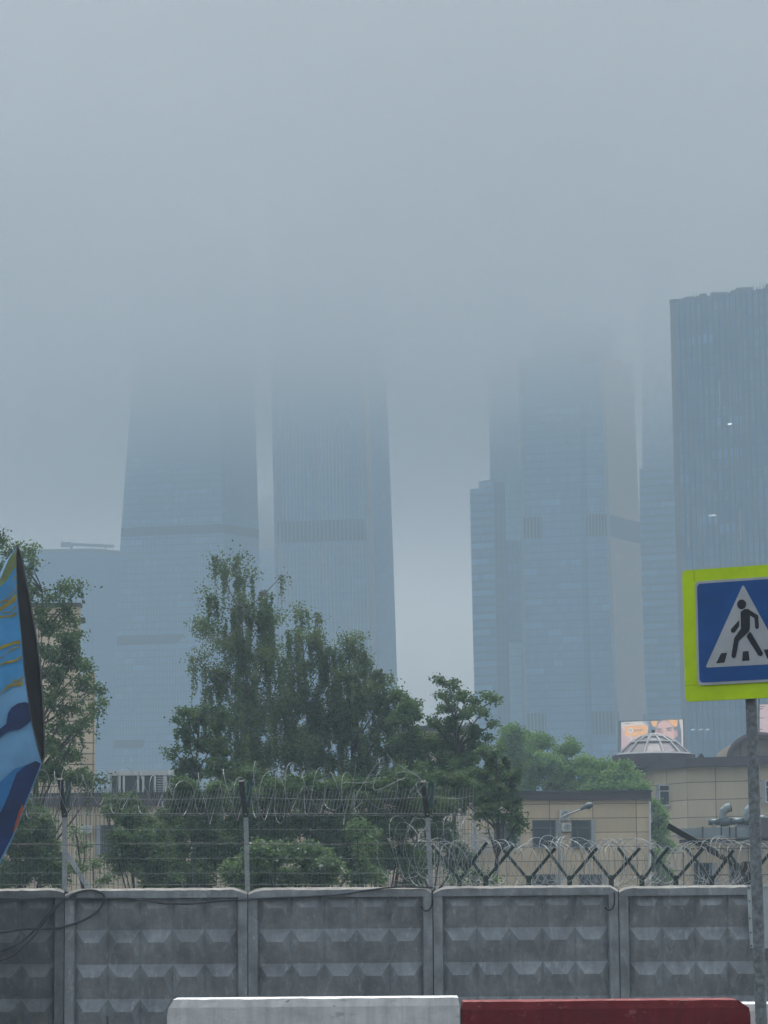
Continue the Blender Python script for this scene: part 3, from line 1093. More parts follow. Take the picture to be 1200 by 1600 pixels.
def plate(name, pts2, o0, o1, mat, parent, back=None):
    b = MB()
    b.prism([sp_(u, v, o1) for u, v in pts2], -sn * (o1 - o0), 0, 1 if back else 0)
    return b.build(name, [mat, back] if back else mat, parent)


HV = HS
HU = HS
plate('backing_board', rrect(HU, HV, 0.03), -0.03, -0.004, M['sign_back'], sign)
bd = 0.092
yb = MB()
yb.prism([sp_(u, v, 0.0) for u, v in rrect(HU, HV, 0.03)], -sn * 0.0035, 0)
ybo = yb.build('yellow_border', M['yellow'], sign)
# seams of the border sheeting
for (u0, v0, u1, v1) in ((-HU + bd, HV, -HU + bd, HV - 0.085), (-HU, -HV + 0.115, -HU + bd, -HV + 0.115)):
    b = MB()
    b.bar(sp_(u0, v0, 0.0015), sp_(u1, v1, 0.0015), 0.003, 0.001, up=sn)
    b.build('seam', M['seam'], ybo)
bw = 0.365
pc = 0.012
plate('sign_plate', rrect(bw, 0.3675, 0.035, 0, pc), 0.002, 0.014, M['sign_white'], sign)
plate('blue_field', rrect(bw - 0.018, 0.3495, 0.028, 0, pc), 0.0142, 0.016, M['sign_blue'], sign)


def tri(r_, pts):
    """rounded polygon"""
    out = []
    n = len(pts)
    for i in range(n):
        p, a, c = Vector(pts[i]), Vector(pts[i - 1]), Vector(pts[(i + 1) % n])
        d0, d1 = (a - p).normalized(), (c - p).normalized()
        for t in (0, .25, .5, .75, 1):
            q = p + d0 * r_ * (1 - t) ** 2 * 1.0 + d1 * r_ * t ** 2
            out.append((q.x, q.y))
    return out


plate('white_triangle', tri(0.022, [(-0.300, -0.246 + pc), (0.300, -0.246 + pc), (0, 0.325 + pc)]), 0.0162, 0.0175, M['sign_white'], sign)

# pedestrian and stripes: measured on the photograph's sign, then put on the plate in sign units
kx, ky = 1.0 / (0.879 * 961.0), 1.0 / 958.0     # zoom px -> metres


def Z(x, y):
    return ((x - 1030) * kx, (545 - y) * ky)


def capsule(pts, r0, r1=None, n=8):
    r1 = r0 if r1 is None else r1
    (x0, y0), (x1, y1) = pts
    a = math.atan2(y1 - y0, x1 - x0)
    out = []
    for i in range(n + 1):
        t = a + math.pi / 2 + math.pi * i / n
        out.append((x0 + r0 * math.cos(t), y0 + r0 * math.sin(t)))
    for i in range(n + 1):
        t = a - math.pi / 2 + math.pi * i / n
        out.append((x1 + r1 * math.cos(t), y1 + r1 * math.sin(t)))
    return out


layer = [0]
ped = MB()


def ink(pts2):
    o = 0.0176 + 0.0004 * layer[0]
    layer[0] += 1
    ped.prism([sp_(u, v, o + 0.0008) for u, v in pts2], -sn * 0.001, 0)


hx, hy = Z(1018, 358)
ink([(hx + 0.0345 * math.cos(2 * math.pi * i / 24), hy + 0.0345 * math.sin(2 * math.pi * i / 24)) for i in range(24)])
ink([Z(1010, 408), Z(1035, 390), Z(1060, 392), Z(1070, 402), Z(1066, 520), Z(1060, 540), Z(1020, 562), Z(1008, 540)])
ink(capsule([Z(1052, 405), Z(1106, 446)], 0.0155))
ink(capsule([Z(1108, 446), Z(1111, 516)], 0.0150, 0.0140))
ink([Z(1000, 462), Z(1000, 502), Z(972, 541), Z(962, 546), Z(948, 540), Z(946, 524), Z(950, 516)])
ink([Z(1010, 520), Z(1064, 512), Z(1060, 542), Z(1000, 598), Z(994, 604), Z(966, 598), Z(966, 580)])
ink(capsule([Z(980, 592), Z(960, 699)], 0.0185, 0.0170))
ink([Z(1066, 544), Z(1078, 560), Z(1143, 690), Z(1141, 705), Z(1130, 713), Z(1114, 706), Z(1044, 578), Z(1050, 562)])
ped.build('pedestrian_symbol', M['sign_black'], sign)
for q in ([Z(880, 678), Z(918, 676), Z(899, 742), Z(846, 744)], [Z(1017, 674), Z(1053, 673), Z(1058, 737), Z(1011, 738)], [Z(1148, 670), Z(1186, 669), Z(1214, 731), Z(1170, 733)]):
    plate('zebra_stripe', q, 0.0176, 0.0185, M['sign_black'], sign)
# brackets on the back and the pole
pole_top = P(1167.5, 905, YS_ + 0.10)
pole_b = P(1192.5, 1690, YS_ + 0.10)
dirp = (pole_b - pole_top).normalized()
foot = pole_top + dirp * ((pole_top.z - 0.0) / -dirp.z)
b = MB()
n = 30
b.tube([pole_top.lerp(foot, i / n) for i in range(n + 1)], 0.0405, 20)
po = b.build('pole', M['pole_galv'], sign, smooth=False)
for p_ in po.data.polygons:
    p_.use_smooth = len(p_.vertices) == 4
b = MB()
b.tube([pole_top, pole_top + Vector((0, 0, 0.03))], 0.046, 16)
b.build('pole_cap', M['black_metal'], sign)
for v in (-0.3, 0.28):
    b = MB()
    b.bar(sp_(-0.3, v, -0.045), sp_(0.3, v, -0.045), 0.04, 0.03, up=sn)
    b.build('bracket', M['galv'], sign)

# ------------------------------------------------------------------ welded mesh fence on the wall
YF = YW + 0.12


def fence_post(x, xb, ytop, label, brace=False, lean=7):
    base = P(xb, 1388, YF)
    t = thing('fence_post', label, 'fence post', base, 'steel posts on top of the concrete wall')
    b = MB()
    b.bar(base - Vector((0, 0, 0.25)), P(x, 1276, YF), 0.10, 0.07)
    b.build('post', M['galv'], t)
    b = MB()
    b.bar(P(x, 1277, YF - 0.04), P(x - 2, 1262, YF - 0.06), 0.115, 0.06)
    b.bar(P(x - 2, 1263, YF - 0.055), P(x - lean, ytop, YF - 0.5), 0.115, 0.06)
    b.build('bent_arm', M['black_metal'], t)
    b = MB()
    b.prism([P(x + 2, 1262, YF + 0.05), P(x + 8, 1262, YF + 0.05), P(x + 10, ytop + 2, YF - 0.1), P(x + 1, ytop + 2, YF - 0.1)], (0, 0.03, 0))
    b.build('green_plate', M['green_metal'], t)
    b = MB()
    b.tube([P(x, 1272, YF - 0.075), P(x, 1272, YF - 0.09)], 0.018, 8)
    b.build('bolt', M['galv'], t)
    if brace:
        b = MB()
        b.bar(P(x + 2, 1331, YF + 0.02), P(138, 1388, YF + 0.1), 0.10, 0.05)
        b.build('brace', M['zinc_sheet'], t)
    return t


fence_post(101, 101, 1217, 'steel fence post with a diagonal brace, black bent arm on top, left of the others', True)
fence_post(384, 387, 1220, 'steel fence post with black bent arm, standing above the joint behind the shrub')
fence_post(668, 674, 1221, 'steel fence post with black bent arm beside the coils of the tilted brackets')


def mesh_panel(x0, x1, label, slant0, slant1, ytop, ybot=1384):
    a, c = P(x0, 1330, YF + 0.03), P(x1, 1330, YF + 0.03)
    t = thing('mesh_panel', label, 'mesh fence', ((a.x + c.x) / 2, YF, P(x0, ybot, YF).z), 'welded mesh panels on the wall')
    y1 = 1272
    n = max(3, int((x1 - x0) / 5.3))
    b = MB()
    for i in range(n + 1):
        x = x0 + (x1 - x0) * i / n
        b.tube([P(x, ybot, YF + 0.03), P(x - 1.0, y1, YF + 0.03)], 0.0045, 4, cap=False)
    for y in (1274, 1296, 1318.5, 1341, 1364, 1382):
        b.tube([P(x0, y, YF + 0.02), P((x0 + x1) / 2, y + 0.5, YF + 0.02), P(x1, y, YF + 0.02)], 0.0045, 4, cap=False)
    b.build('upright_mesh', M['wire_green'], t)
    b = MB()
    rr = random.Random(x0 + 5)
    for i in range(n + 1):
        x = x0 + (x1 - x0) * i / n
        s_ = slant0 + (slant1 - slant0) * i / n + rr.uniform(-0.8, 0.8)
        yt = ytop + 7 * math.sin(math.pi * i / n) + rr.uniform(-1, 1)
        b.tube([P(x, y1, YF + 0.03), P(x + s_, yt, YF - 0.42)], 0.0085, 4, cap=False)
    for f in (0.02, 0.62):
        pts = []
        for i in range(n + 1):
            x = x0 + (x1 - x0) * i / n
            s_ = slant0 + (slant1 - slant0) * i / n
            yt = ytop + 7 * math.sin(math.pi * i / n)
            pts.append(P(x, y1, YF + 0.02).lerp(P(x + s_, yt, YF - 0.43), f))
        b.tube(pts, 0.0045, 4, cap=False)
    b.build('tilted_mesh', M['wire'], t)


mesh_panel(-187, 98, 'welded wire mesh panel behind the painted sculpture, left of the braced post', 8, 9, 1228)
mesh_panel(104, 381, 'welded wire mesh panel between the braced post and the middle post', 9, 10, 1228)
mesh_panel(389, 664, 'welded wire mesh panel with the flowering shrub behind it', 6, 10, 1229)
mesh_panel(676, 738, 'short end of welded wire mesh right of the last steel post', 4, 2, 1226, 1384)
# thin plain wire
b = MB()
b.tube([P(x, 1318.5 + 2.0 * math.sin(x / 60.0) + (x * 0.0), YF - 0.03) for x in range(-180, 700, 20)], 0.008, 4)
tag(b.build('plain_wire', M['cable'], base=P(250, 1319, YF)), 'dark wire strung level through the mesh fence panels', 'wire')


def razor(name, label, cat, pts_fn, n, wire_r, barb_every, barb_len, mat, seed, base, group):
    rr = random.Random(seed)
    t = thing(name, label, cat, base, group)
    for hand in (1, -1):
        pts = [pts_fn(i / n, hand, rr) for i in range(n + 1)]
        b = MB()
        b.tube(pts, wire_r, 4, cap=False)
        acc = 0.0
        for i in range(1, len(pts)):
            d = (pts[i] - pts[i - 1])
            acc += d.length
            if acc >= barb_every and d.length > 1e-6:
                acc = 0
                tn = d.normalized()
                o_ = tn.orthogonal().normalized()
                o_ = Matrix.Rotation(rr.uniform(0, 6.28), 3, tn) @ o_
                b.bar(pts[i] - tn * barb_len, pts[i] + tn * barb_len, barb_len * 0.5, 0.005, up=o_)
        b.build('coil', mat, t)
    return t


def top_coil(x0, x1, yc, turns, rad, squash=1.0, wav=0.0, Yc=YF - 0.3):
    def fn(s, hand, rr):
        x = x0 + (x1 - x0) * s
        a = hand * 2 * math.pi * turns * s + (0.6 if hand < 0 else 0)
        k_ = 1 + 0.22 * math.sin(7 * s + hand) + 0.12 * math.sin(23 * s)
        c = P(x + 2 * math.sin(s * 17 + hand) + 2.5 * math.sin(s * 41), yc + wav * math.sin(s * 9), Yc)
        return c + Vector((0.04 * math.sin(a * 2) + 0.03 * math.sin(s * 31), rad * math.cos(a), squash * rad * k_ * math.sin(a)))
    return fn


razor('razor_wire_coil', 'loose stretched razor wire along the fence top, left of the middle post', 'razor wire', top_coil(-60, 384, 1240, 10, 0.46, 1.0, 5), 700, 0.0054, 0.09, 0.020, M['razor'], 1, P(200, 1272, YF), 'razor wire on the fences')
razor('razor_wire_coil', 'loose stretched razor wire along the fence top, between the middle and right posts', 'razor wire', top_coil(384, 560, 1237, 4.3, 0.50, 1.02, 4), 320, 0.0054, 0.09, 0.020, M['razor'], 2, P(480, 1272, YF), 'razor wire on the fences')


def tangle(s, hand, rr):
    x = 552 + 112 * s
    y = 1228 + 14 * math.sin(s * 9 + hand) - 18 * s + hand * 24 * math.sin(s * 14.0 + hand) - 12 * math.cos(s * 23)
    return P(x + 16 * math.sin(s * 21 + 2 * hand), y, YF - 0.3 + 0.35 * math.cos(s * 17 + hand))


razor('razor_wire_coil', 'tangled end of razor wire rising above the fence top beside the right post', 'razor wire', tangle, 160, 0.0054, 0.09, 0.020, M['razor'], 3, P(610, 1272, YF), 'razor wire on the fences')

# ------------------------------------------------------------------ tilted brackets with dense coils on the wall, right half
YY = YW + 0.5


ybr = [718, 759, 826, 890, 955, 1003, 1056, 1112, 1168]
wl = ['nearest the right steel post', 'second from the right steel post', 'third from the right steel post', 'fourth from the right steel post', 'above the wall joint, in mid row',
      'just right of the wall joint', 'left of the leaning dark beam', 'under the leaning dark beam', 'at the sign pole, at the foot of the dark beam']
for i, x in enumerate(ybr):
    r = random.Random(50 + i)
    t = thing('bracket_post', 'dark green Y-shaped wire bracket, ' + wl[i], 'wire bracket', P(x, 1390, YY), 'Y-shaped wire brackets on the wall')
    b = MB()
    b.bar(P(x, 1404, YY), P(x, 1368, YY), 0.105, 0.08)
    b.build('stem', M['dark_green'], t)
    xl_, yl_ = [(-43, 1321), (-37, 1325), (-44, 1323), (-36, 1327), (-40, 1324), (-37, 1325), (-41, 1328), (-40, 1325), (-34, 1326)][i]
    xr_, yr_ = [(43, 1316), (44, 1322), (42, 1325), (43, 1325), (45, 1325), (42, 1324), (43, 1325), (34, 1328), (44, 1322)][i]
    b = MB()
    b.bar(P(x - 1, 1374, YY + 0.03), P(x + xl_, yl_, YY + 0.35), 0.062, 0.05)
    b.build('arm', M['dark_green'], t)
    b = MB()
    b.bar(P(x + 1, 1374, YY - 0.03), P(x + xr_, yr_, YY - 0.35), 0.068, 0.05)
    b.build('arm', M['dark_green'], t)


def dense(x0, x1, yc, turns, rad, Yc, ph):
    def fn(s, hand, rr):
        x = x0 + (x1 - x0) * s
        a = hand * 2 * math.pi * turns * s + ph
        k_ = 1 + 0.14 * math.sin(9 * s + hand + ph) + 0.10 * math.sin(33 * s)
        c = P(x + 7 * math.sin(s * 12 + ph) + 5 * math.sin(a * 0.21), yc + 4 * math.sin(s * 15 + ph), Yc)
        return c + Vector((hand * 0.34 * math.cos(a) + 0.06 * math.sin(a * 2 + s * 11), rad * math.cos(a), rad * k_ * math.sin(a)))
    return fn


razor('razor_wire_coil', 'dense razor wire coil in the brackets from the steel post to the wall joint', 'razor wire', dense(660, 960, 1350, 22, 0.50, YY + 0.1, 0.4), 1000, 0.0062, 0.085, 0.021, M['razor'], 4, P(810, 1390, YY), 'razor wire on the fences')
razor('razor_wire_coil', 'dense razor wire coil lying in the brackets, between the wall joint and the sign pole', 'razor wire', dense(930, 1250, 1350, 25, 0.47, YY + 0.15, 1.9), 1100, 0.0062, 0.085, 0.021, M['razor'], 5, P(1090, 1390, YY), 'razor wire on the fences')
razor('razor_wire_coil', 'loose tangled razor wire sagging behind the right steel post', 'razor wire', dense(610, 760, 1326, 5, 0.62, YY + 1.2, 0.2), 300, 0.0045, 0.1, 0.019, M['razor'], 6, P(680, 1390, YY + 1), 'razor wire on the fences')

# leaning beam behind the coils
b = MB()
lb = thing('leaning_beam', 'dark square beam leaning across the razor wire, rusty at its lower end', 'beam', P(1165, 1390, YY + 1.0))
b.bar(P(1043, 1290, YY + 0.9), P(1120, 1334, YY + 1.0), 0.125, 0.1)
b.build('dark_half', M['black_metal'], lb)
b = MB()
b.tube([P(1119, 1333, YY + 1.0), P(1145, 1349, YY + 1.0), P(1162, 1356, YY + 1.0), P(1172, 1352, YY + 1.0)], 0.06, 8)
b.bar(P(1168, 1346, YY + 1.0), P(1168, 1404, YY + 1.0), 0.2, 0.12)
b.build('rusty_half', M['rust'], lb)

# ------------------------------------------------------------------ cables on the wall
YC = YW - 0.05


def cable(name, label, pts, r, cat='cable'):
    # Catmull-Rom through picture points
    q = []
    for i in range(len(pts) - 1):
        p0, p1, p2, p3 = pts[max(i - 1, 0)], pts[i], pts[i + 1], pts[min(i + 2, len(pts) - 1)]
        for k_ in range(6):
            t = k_ / 6.0
            f = lambda a, b_, c, d: 0.5 * ((2 * b_) + (-a + c) * t + (2 * a - 5 * b_ + 4 * c - d) * t * t + (-a + 3 * b_ - 3 * c + d) * t ** 3)
            q.append((f(p0[0], p1[0], p2[0], p3[0]), f(p0[1], p1[1], p2[1], p3[1])))
    q.append(pts[-1])
    b = MB()
    b.tube([P(x, y, YC - 0.01 * (i % 1)) for i, (x, y) in enumerate(q)], r, 6)
    o = b.build(name, M['cable'], base=P(pts[0][0], pts[0][1], YC))
    tag(o, label, cat, 'black cables hung on the wall')


cable('cable', 'thick black cable drooping from the wall top in a loop over the left joint', [(-40, 1459), (0, 1457), (40, 1452), (90, 1450), (130, 1438), (155, 1421), (163, 1402), (156, 1394), (140, 1391), (122, 1394), (108, 1402)], 0.026)
cable('cable', 'black cable slanting down to the left across the soot-darkened panel', [(-40, 1499), (0, 1487), (30, 1474), (55, 1452), (75, 1428), (98, 1408), (120, 1400)], 0.024)
cable('cable', 'lower black cable slanting down to the left across the soot-darkened panel', [(-40, 1512), (0, 1501), (25, 1490), (50, 1466), (70, 1440), (96, 1410), (104, 1404)], 0.022)
cable('cable', 'black cable sagging along the wall top between the left and middle joints', [(104, 1404), (160, 1404), (200, 1404), (235, 1408), (260, 1412), (300, 1412), (340, 1408), (384, 1406)], 0.024)
cable('cable', 'black cable running up onto the coping of the mid wall panel', [(384, 1406), (430, 1403), (480, 1401), (530, 1398), (570, 1392), (620, 1386), (676, 1387)], 0.022)
cable('cable', 'thin cable along the top of the soot-darkened panel', [(-40, 1413), (0, 1410), (30, 1407), (70, 1403), (104, 1404)], 0.018)
cable('hanging_hook', 'short curved cable end hanging beside the joint under the right steel post', [(675, 1392), (675, 1412), (671, 1421), (664, 1423), (658, 1417)], 0.018, 'cable end')
cable('hanging_hook', 'short curved cable end hanging beside the joint right of the tilted brackets', [(960, 1394), (960, 1410), (957, 1419), (951, 1422), (945, 1418)], 0.018, 'cable end')
b = MB()
b.bar(P(168, 1640, 62.0), P(168, 1588, 62.0), 0.035, 0.03)
tag(b.build('rusty_stake', M['rust'], base=(P(168, 1640, 62).x, 62, gz(62))), 'rusty stake standing at the foot of the wall left of the white block', 'stake')
b = MB()
r = random.Random(9)
for i in range(60):
    x = r.uniform(20, 110)
    g0 = P(x, 1640, 61.5)
    g0.z = gz(61.5)
    tip = P(x + r.uniform(-10, 12), r.uniform(1583, 1615), 61.5)
    b.tube([g0, g0.lerp(tip, .6) + Vector((r.uniform(-.03, .03), 0, 0)), tip], [0.008, 0.006, 0.002], 3)
tag(b.build('dry_grass', plain('dry_grass', (0.16, 0.15, 0.1), 0.8, 0.3, 2)), kind='stuff')

# ------------------------------------------------------------------ painted sculpture at the left
YP = 34.0
M['art_blue'] = plain('art_bright_blue', (0.060, 0.300, 0.600), 0.5, 0.3, 1.6)
M['art_pale'] = plain('art_pale_blue', (0.140, 0.330, 0.540), 0.5, 0.25, 1.3)
M['art_navy'] = plain('art_navy', (0.008, 0.026, 0.10), 0.5, 0.6, 2.2)
M['art_mid'] = plain('art_mid_blue', (0.020, 0.140, 0.340), 0.5, 0.35, 1.8)
M['art_yellow'] = plain('art_yellow', (0.30, 0.25, 0.03), 0.5, 0.35, 7)
M['art_green'] = plain('art_green_yellow', (0.20, 0.26, 0.10), 0.5, 0.35, 3)
M['art_orange'] = plain('art_orange', (0.30, 0.07, 0.02), 0.5, 0.4, 4)
M['art_edge'] = plain('art_edge_black', (0.014, 0.014, 0.017), 1.0, 0.25, 3, 0.0, 0.05)
PL0 = P(30, 1100, YP)
PLN = Vector((0.30, -1.0, 0.0)).normalized()


def PP(x, y, d=0.0):
    q = P(x, y, YP) - EYE
    t = (PL0 + PLN * d - EYE).dot(PLN) / q.dot(PLN)
    return EYE + q * t


fin = thing('painted_sculpture', 'tall leaf-shaped sculpture painted blue with yellow streaks and a dark rim, at the left edge', 'sculpture', Vector((P(-45, 1400, YP).x, YP + 0.4, 0)))
front = [(27, 852), (25, 870), (27, 930), (33, 990), (38, 1050), (44, 1090), (50, 1130), (58, 1165), (66, 1192), (48, 1240), (20, 1310), (0, 1350), (-40, 1400), (-95, 1330), (-120, 1230), (-110, 1120), (-75, 1030), (-30, 960), (0, 905), (14, 872)]
rim = [(27, 852), (33.5, 870), (45, 930), (54.5, 985), (62, 1040), (66.5, 1100), (69, 1150), (68.5, 1180), (66, 1192)]
b = MB()
ff = [PP(x, y) for x, y in front]
b.poly_idx([b.vert(p) for p in ff], 0)
bk = 0.75
back_pts = [P(27, 853, YP + bk)] + [P(x, y, YP + bk * 0.9) for x, y in rim[1:-1]] + [P(66, 1191.5, YP + bk)] + [P(x - 6, y + (-6 if y > 1100 else 6), YP + bk) for x, y in front[9:]]
bkv = [b.vert(p) for p in back_pts]
b.poly_idx(bkv[::-1], 0)
fv = [b.vert(p) for p in ff]
n = len(fv)
for i in range(n):
    j = (i + 1) % n
    b.poly_idx((fv[i], bkv[i], bkv[j], fv[j]), 1 if i < 8 else 0)
b.build('body', [M['art_pale'], M['art_edge']], fin)
b = MB()
rr = [PP(x, y, 0.004) for x, y in front[:9]]
b.tube(rr, 0.006, 5)
b.tube([P(x, y, YP + bk * 0.9 - 0.05) for x, y in rim], 0.016, 5)
b.build('rim_edging', plain('art_rim_edge', (0.1, 0.1, 0.09), 0.6, 0.3, 5), fin)
lay = [0]


def art(name, pts, mat):
    lay[0] += 1
    d = 0.004 + 0.002 * lay[0]
    q = [PP(x, y, d) for x, y in pts]
    b = MB()
    b.prism(q, -PLN * 0.0015)
    b.build(name, mat, fin)


art('blue_area', [(26, 862), (25, 880), (27, 930), (33, 990), (37, 1060), (15, 1078), (-4, 1088), (-70, 1095), (-75, 1031), (-30, 961), (0, 906), (14, 873)], M['art_blue'])
art('green_tip', [(26, 858), (25, 886), (20, 892), (10, 908), (-2, 918), (0, 906), (14, 873)], M['art_green'])
rs = random.Random(4)


def streak(x0, y0, x1, y1, w):
    n_ = 9
    up_, dn = [], []
    for i in range(n_ + 1):
        t = i / n_
        x, y = x0 + (x1 - x0) * t, y0 + (y1 - y0) * t + 3 * math.sin(t * 7 + x0)
        k_ = w * (0.35 + 0.9 * t) * (0.7 + 0.6 * rs.random())
        up_.append((x, y - k_ + rs.uniform(-1, 1)))
        dn.append((x, y + k_ * 0.9 + rs.uniform(-1, 1)))
    art('yellow_streak', up_ + dn[::-1], M['art_yellow'])


for (x0, y0, x1, y1, w) in ((-40, 968, 25.5, 938, 3.2), (-10, 950, 26, 930, 2.2), (-30, 978, 26, 956, 2.0), (4, 962, 26, 948, 1.4), (-50, 1040, 31.5, 1000, 2.2), (-20, 1034, 31, 1012, 1.6), (-30, 1058, 33, 1024, 2.4),
                            (-5, 1084, 36, 1064, 2.6), (8, 1076, 36, 1056, 1.5), (2, 955, 26, 914, 1.4), (6, 940, 26, 898, 1.2)):
    streak(x0, y0, x1, y1, w)
art('navy_spoon', [(30 + 17 * math.cos(a) , 1119 + 21 * math.sin(a)) for a in [i * 2 * math.pi / 20 for i in range(20)] if True] if False else
    [(45.5, 1102), (44, 1098), (38, 1097), (28, 1099), (19, 1105), (13, 1114), (11, 1124), (10, 1131), (-10, 1146), (-40, 1168), (-40, 1180), (-6, 1158), (12, 1143), (20, 1141), (32, 1139), (42, 1132), (48.5, 1126), (47, 1112)], M['art_navy'])
art('mid_blue_wedge', [(-90, 1245), (-40, 1240), (0, 1222), (22, 1202), (44, 1194), (30, 1230), (10, 1275), (-30, 1300), (-90, 1290)], M['art_mid'])
art('navy_area', [(64, 1193), (46, 1238), (19, 1307), (-2, 1347), (-40, 1392), (-80, 1340), (-70, 1280), (-20, 1285), (2, 1268), (14, 1240), (26, 1208), (40, 1196), (56, 1189)], M['art_navy'])
art('orange_flame', [(33, 1272), (37, 1266), (35, 1256), (30, 1268), (25, 1283), (20, 1302), (22, 1301), (29, 1286)], M['art_orange'])
b = MB()
s0 = P(-45, 1385, YP + 0.4)
b.tube([s0 + Vector((0, 0, 0.3)), Vector((s0.x, s0.y, gz(YP) - 0.1))], 0.09, 12)
b.box((s0.x, s0.y, gz(YP) + 0.03), (0.6, 0.6, 0.12), bevel=0.02)
b.build('stand', M['black_metal'], fin)
#@@PART4

# ------------------------------------------------------------------ buildings behind the wall
def flat_wall(mb, x0, x1, y0, y1, Y, mi=0, Y2=None):
    """upright wall measured at two picture columns; y1 is its top"""
    a, c = P(x0, y1, Y), P(x1, y1, Y2 or Y)
    zt = (P((x0 + x1) / 2, y1, Y)).z
    mb.wall((a.x, a.y, 0 + gz(Y)), (c.x, c.y, 0 + gz(Y)), (c.x, c.y, zt), (a.x, a.y, zt), mi)
    return a, c, zt


def house_body(name, x0, x1, ytop, Y, depth, mats, parent):
    """closed block: clad front and sides, dark roof"""
    b = MB()
    a, c, zt = flat_wall(b, x0, x1, 0, ytop, Y)
    g = gz(Y)
    D = depth
    xa, xc = a.x * (1 + D / Y) + 0.3, c.x * (1 + D / Y) - 0.3
    b.wall((c.x, Y, g), (xc, Y + D, g), (xc, Y + D, zt), (c.x, Y, zt), 0)
    b.wall((xa, Y + D, g), (a.x, Y, g), (a.x, Y, zt), (xa, Y + D, zt), 0)
    b.wall((xc, Y + D, g), (xa, Y + D, g), (xa, Y + D, zt), (xc, Y + D, zt), 0)
    b.face([(a.x, Y, zt), (c.x, Y, zt), (xc, Y + D, zt), (xa, Y + D, zt)], 1)
    return b.build(name, mats, parent), a.x, c.x, zt


def fascia(x0, x1, y0, y1, Y, parent, out=0.35, depth=14):
    a, c = P(x0, y0, Y), P(x1, y1, Y)
    m0, m1 = P((x0 + x1) / 2, y0, Y).z, P((x0 + x1) / 2, y1, Y).z
    zt, zb = max(m0, m1), min(m0, m1)
    b = MB()
    k_ = 1 + depth / Y
    b.prism([(a.x, Y - out, zb), (c.x, Y - out, zb), (c.x * k_ - 0.2, Y - out + depth, zb), (a.x * k_ + 0.2, Y - out + depth, zb)], (0, 0, zt - zb))
    f = b.build('fascia', M['fascia'], parent)
    b = MB()
    b.box(((a.x + c.x) / 2, Y - out - 0.05, zt + 0.04), (c.x - a.x + 0.1, 0.2, 0.08))
    b.build('drip_edge', M['roof_dark'], f)


def window(x0, x1, y0, y1, Y, parent, splits=(0.5,), transom=0.3, reveal='right', frame='win_white', t=0.07):
    """deep-set window: reveal, frame with mullions, glass, sill"""
    a, c = P(x0, y1, Y), P(x1, y0, Y)
    z1, z0 = P((x0 + x1) / 2, y0, Y).z, P((x0 + x1) / 2, y1, Y).z
    w, h = c.x - a.x, z1 - z0
    b = MB()
    yf = Y - 0.02
    b.box((a.x + t / 2, yf, (z0 + z1) / 2), (t, 0.1, h))
    b.box((c.x - t / 2, yf, (z0 + z1) / 2), (t, 0.1, h))
    b.box(((a.x + c.x) / 2, yf, z1 - t / 2), (w - 2 * t, 0.1, t))
    b.box(((a.x + c.x) / 2, yf, z0 + t / 2), (w - 2 * t, 0.1, t))
    for s_ in splits:
        b.box((a.x + w * s_, yf, (z0 + z1) / 2), (t * 0.9, 0.09, h - 2 * t))
    if transom:
        zz_ = z1 - h * transom
        b.box(((a.x + c.x) / 2, yf - 0.006, zz_), (w - 2 * t, 0.085, t * 0.8))
    win = b.build('window', M[frame], parent)
    b = MB()
    b.face([(a.x + t, Y - 0.006, z0 + t), (c.x - t, Y - 0.006, z0 + t), (c.x - t, Y - 0.006, z1 - t), (a.x + t, Y - 0.006, z1 - t)])
    b.build('pane', M['pane'], win)
    b = MB()
    b.box(((a.x + c.x) / 2, Y - 0.09, z0 - 0.04), (w + 0.2, 0.2, 0.06))
    b.build('sill', M['win_grey'], win)
    if reveal:
        b = MB()
        xx = c.x + 0.11 if reveal == 'right' else a.x - 0.11
        b.box((xx, Y - 0.05, (z0 + z1) / 2), (0.2, 0.11, h))
        b.build('reveal', M['win_grey'], win)
    return win


def ac_unit(label, x0, x1, y0, y1, Y, yout=0.0):
    a, c = P(x0, y1, Y), P(x1, y0, Y)
    w, h = c.x - a.x, c.z - a.z
    ctr_ = Vector(((a.x + c.x) / 2, Y - 0.22 - yout, (a.z + c.z) / 2))
    t = thing('air_conditioner', label, 'air conditioner', ctr_ - Vector((0, 0, h / 2)), 'air conditioner units on the beige buildings')
    b = MB()
    b.box(ctr_, (w, 0.34, h), bevel=0.03)
    b.build('casing', M['ac_white'], t)
    b = MB()
    q = ctr_ + Vector((0.08 * w, -0.18, 0))
    n_ = 20
    r = min(w, h) * 0.38
    b.prism([(q.x + r * math.cos(2 * math.pi * i / n_), q.y, q.z + r * math.sin(2 * math.pi * i / n_)) for i in range(n_)], (0, 0.015, 0))
    g_ = b.build('fan_grille', M['ac_dark'], t)
    b = MB()
    for i in range(5):
        rr_ = r * (0.25 + 0.16 * i)
        pts = [(q.x + rr_ * math.cos(2 * math.pi * k_ / 16), q.y - 0.012, q.z + rr_ * math.sin(2 * math.pi * k_ / 16)) for k_ in range(17)]
        b.tube(pts, 0.008, 4, cap=False)
    b.build('grille_wire', M['ac_white'], g_)
    for sx_ in (-0.35, 0.35):
        b = MB()
        b.bar(ctr_ + Vector((w * sx_, 0.21, -h / 2 - 0.02)), ctr_ + Vector((w * sx_, -0.16, -h / 2 - 0.02)), 0.04, 0.04, up=(0, 0, 1))
        b.build('bracket', M['galv'], t)
    return t


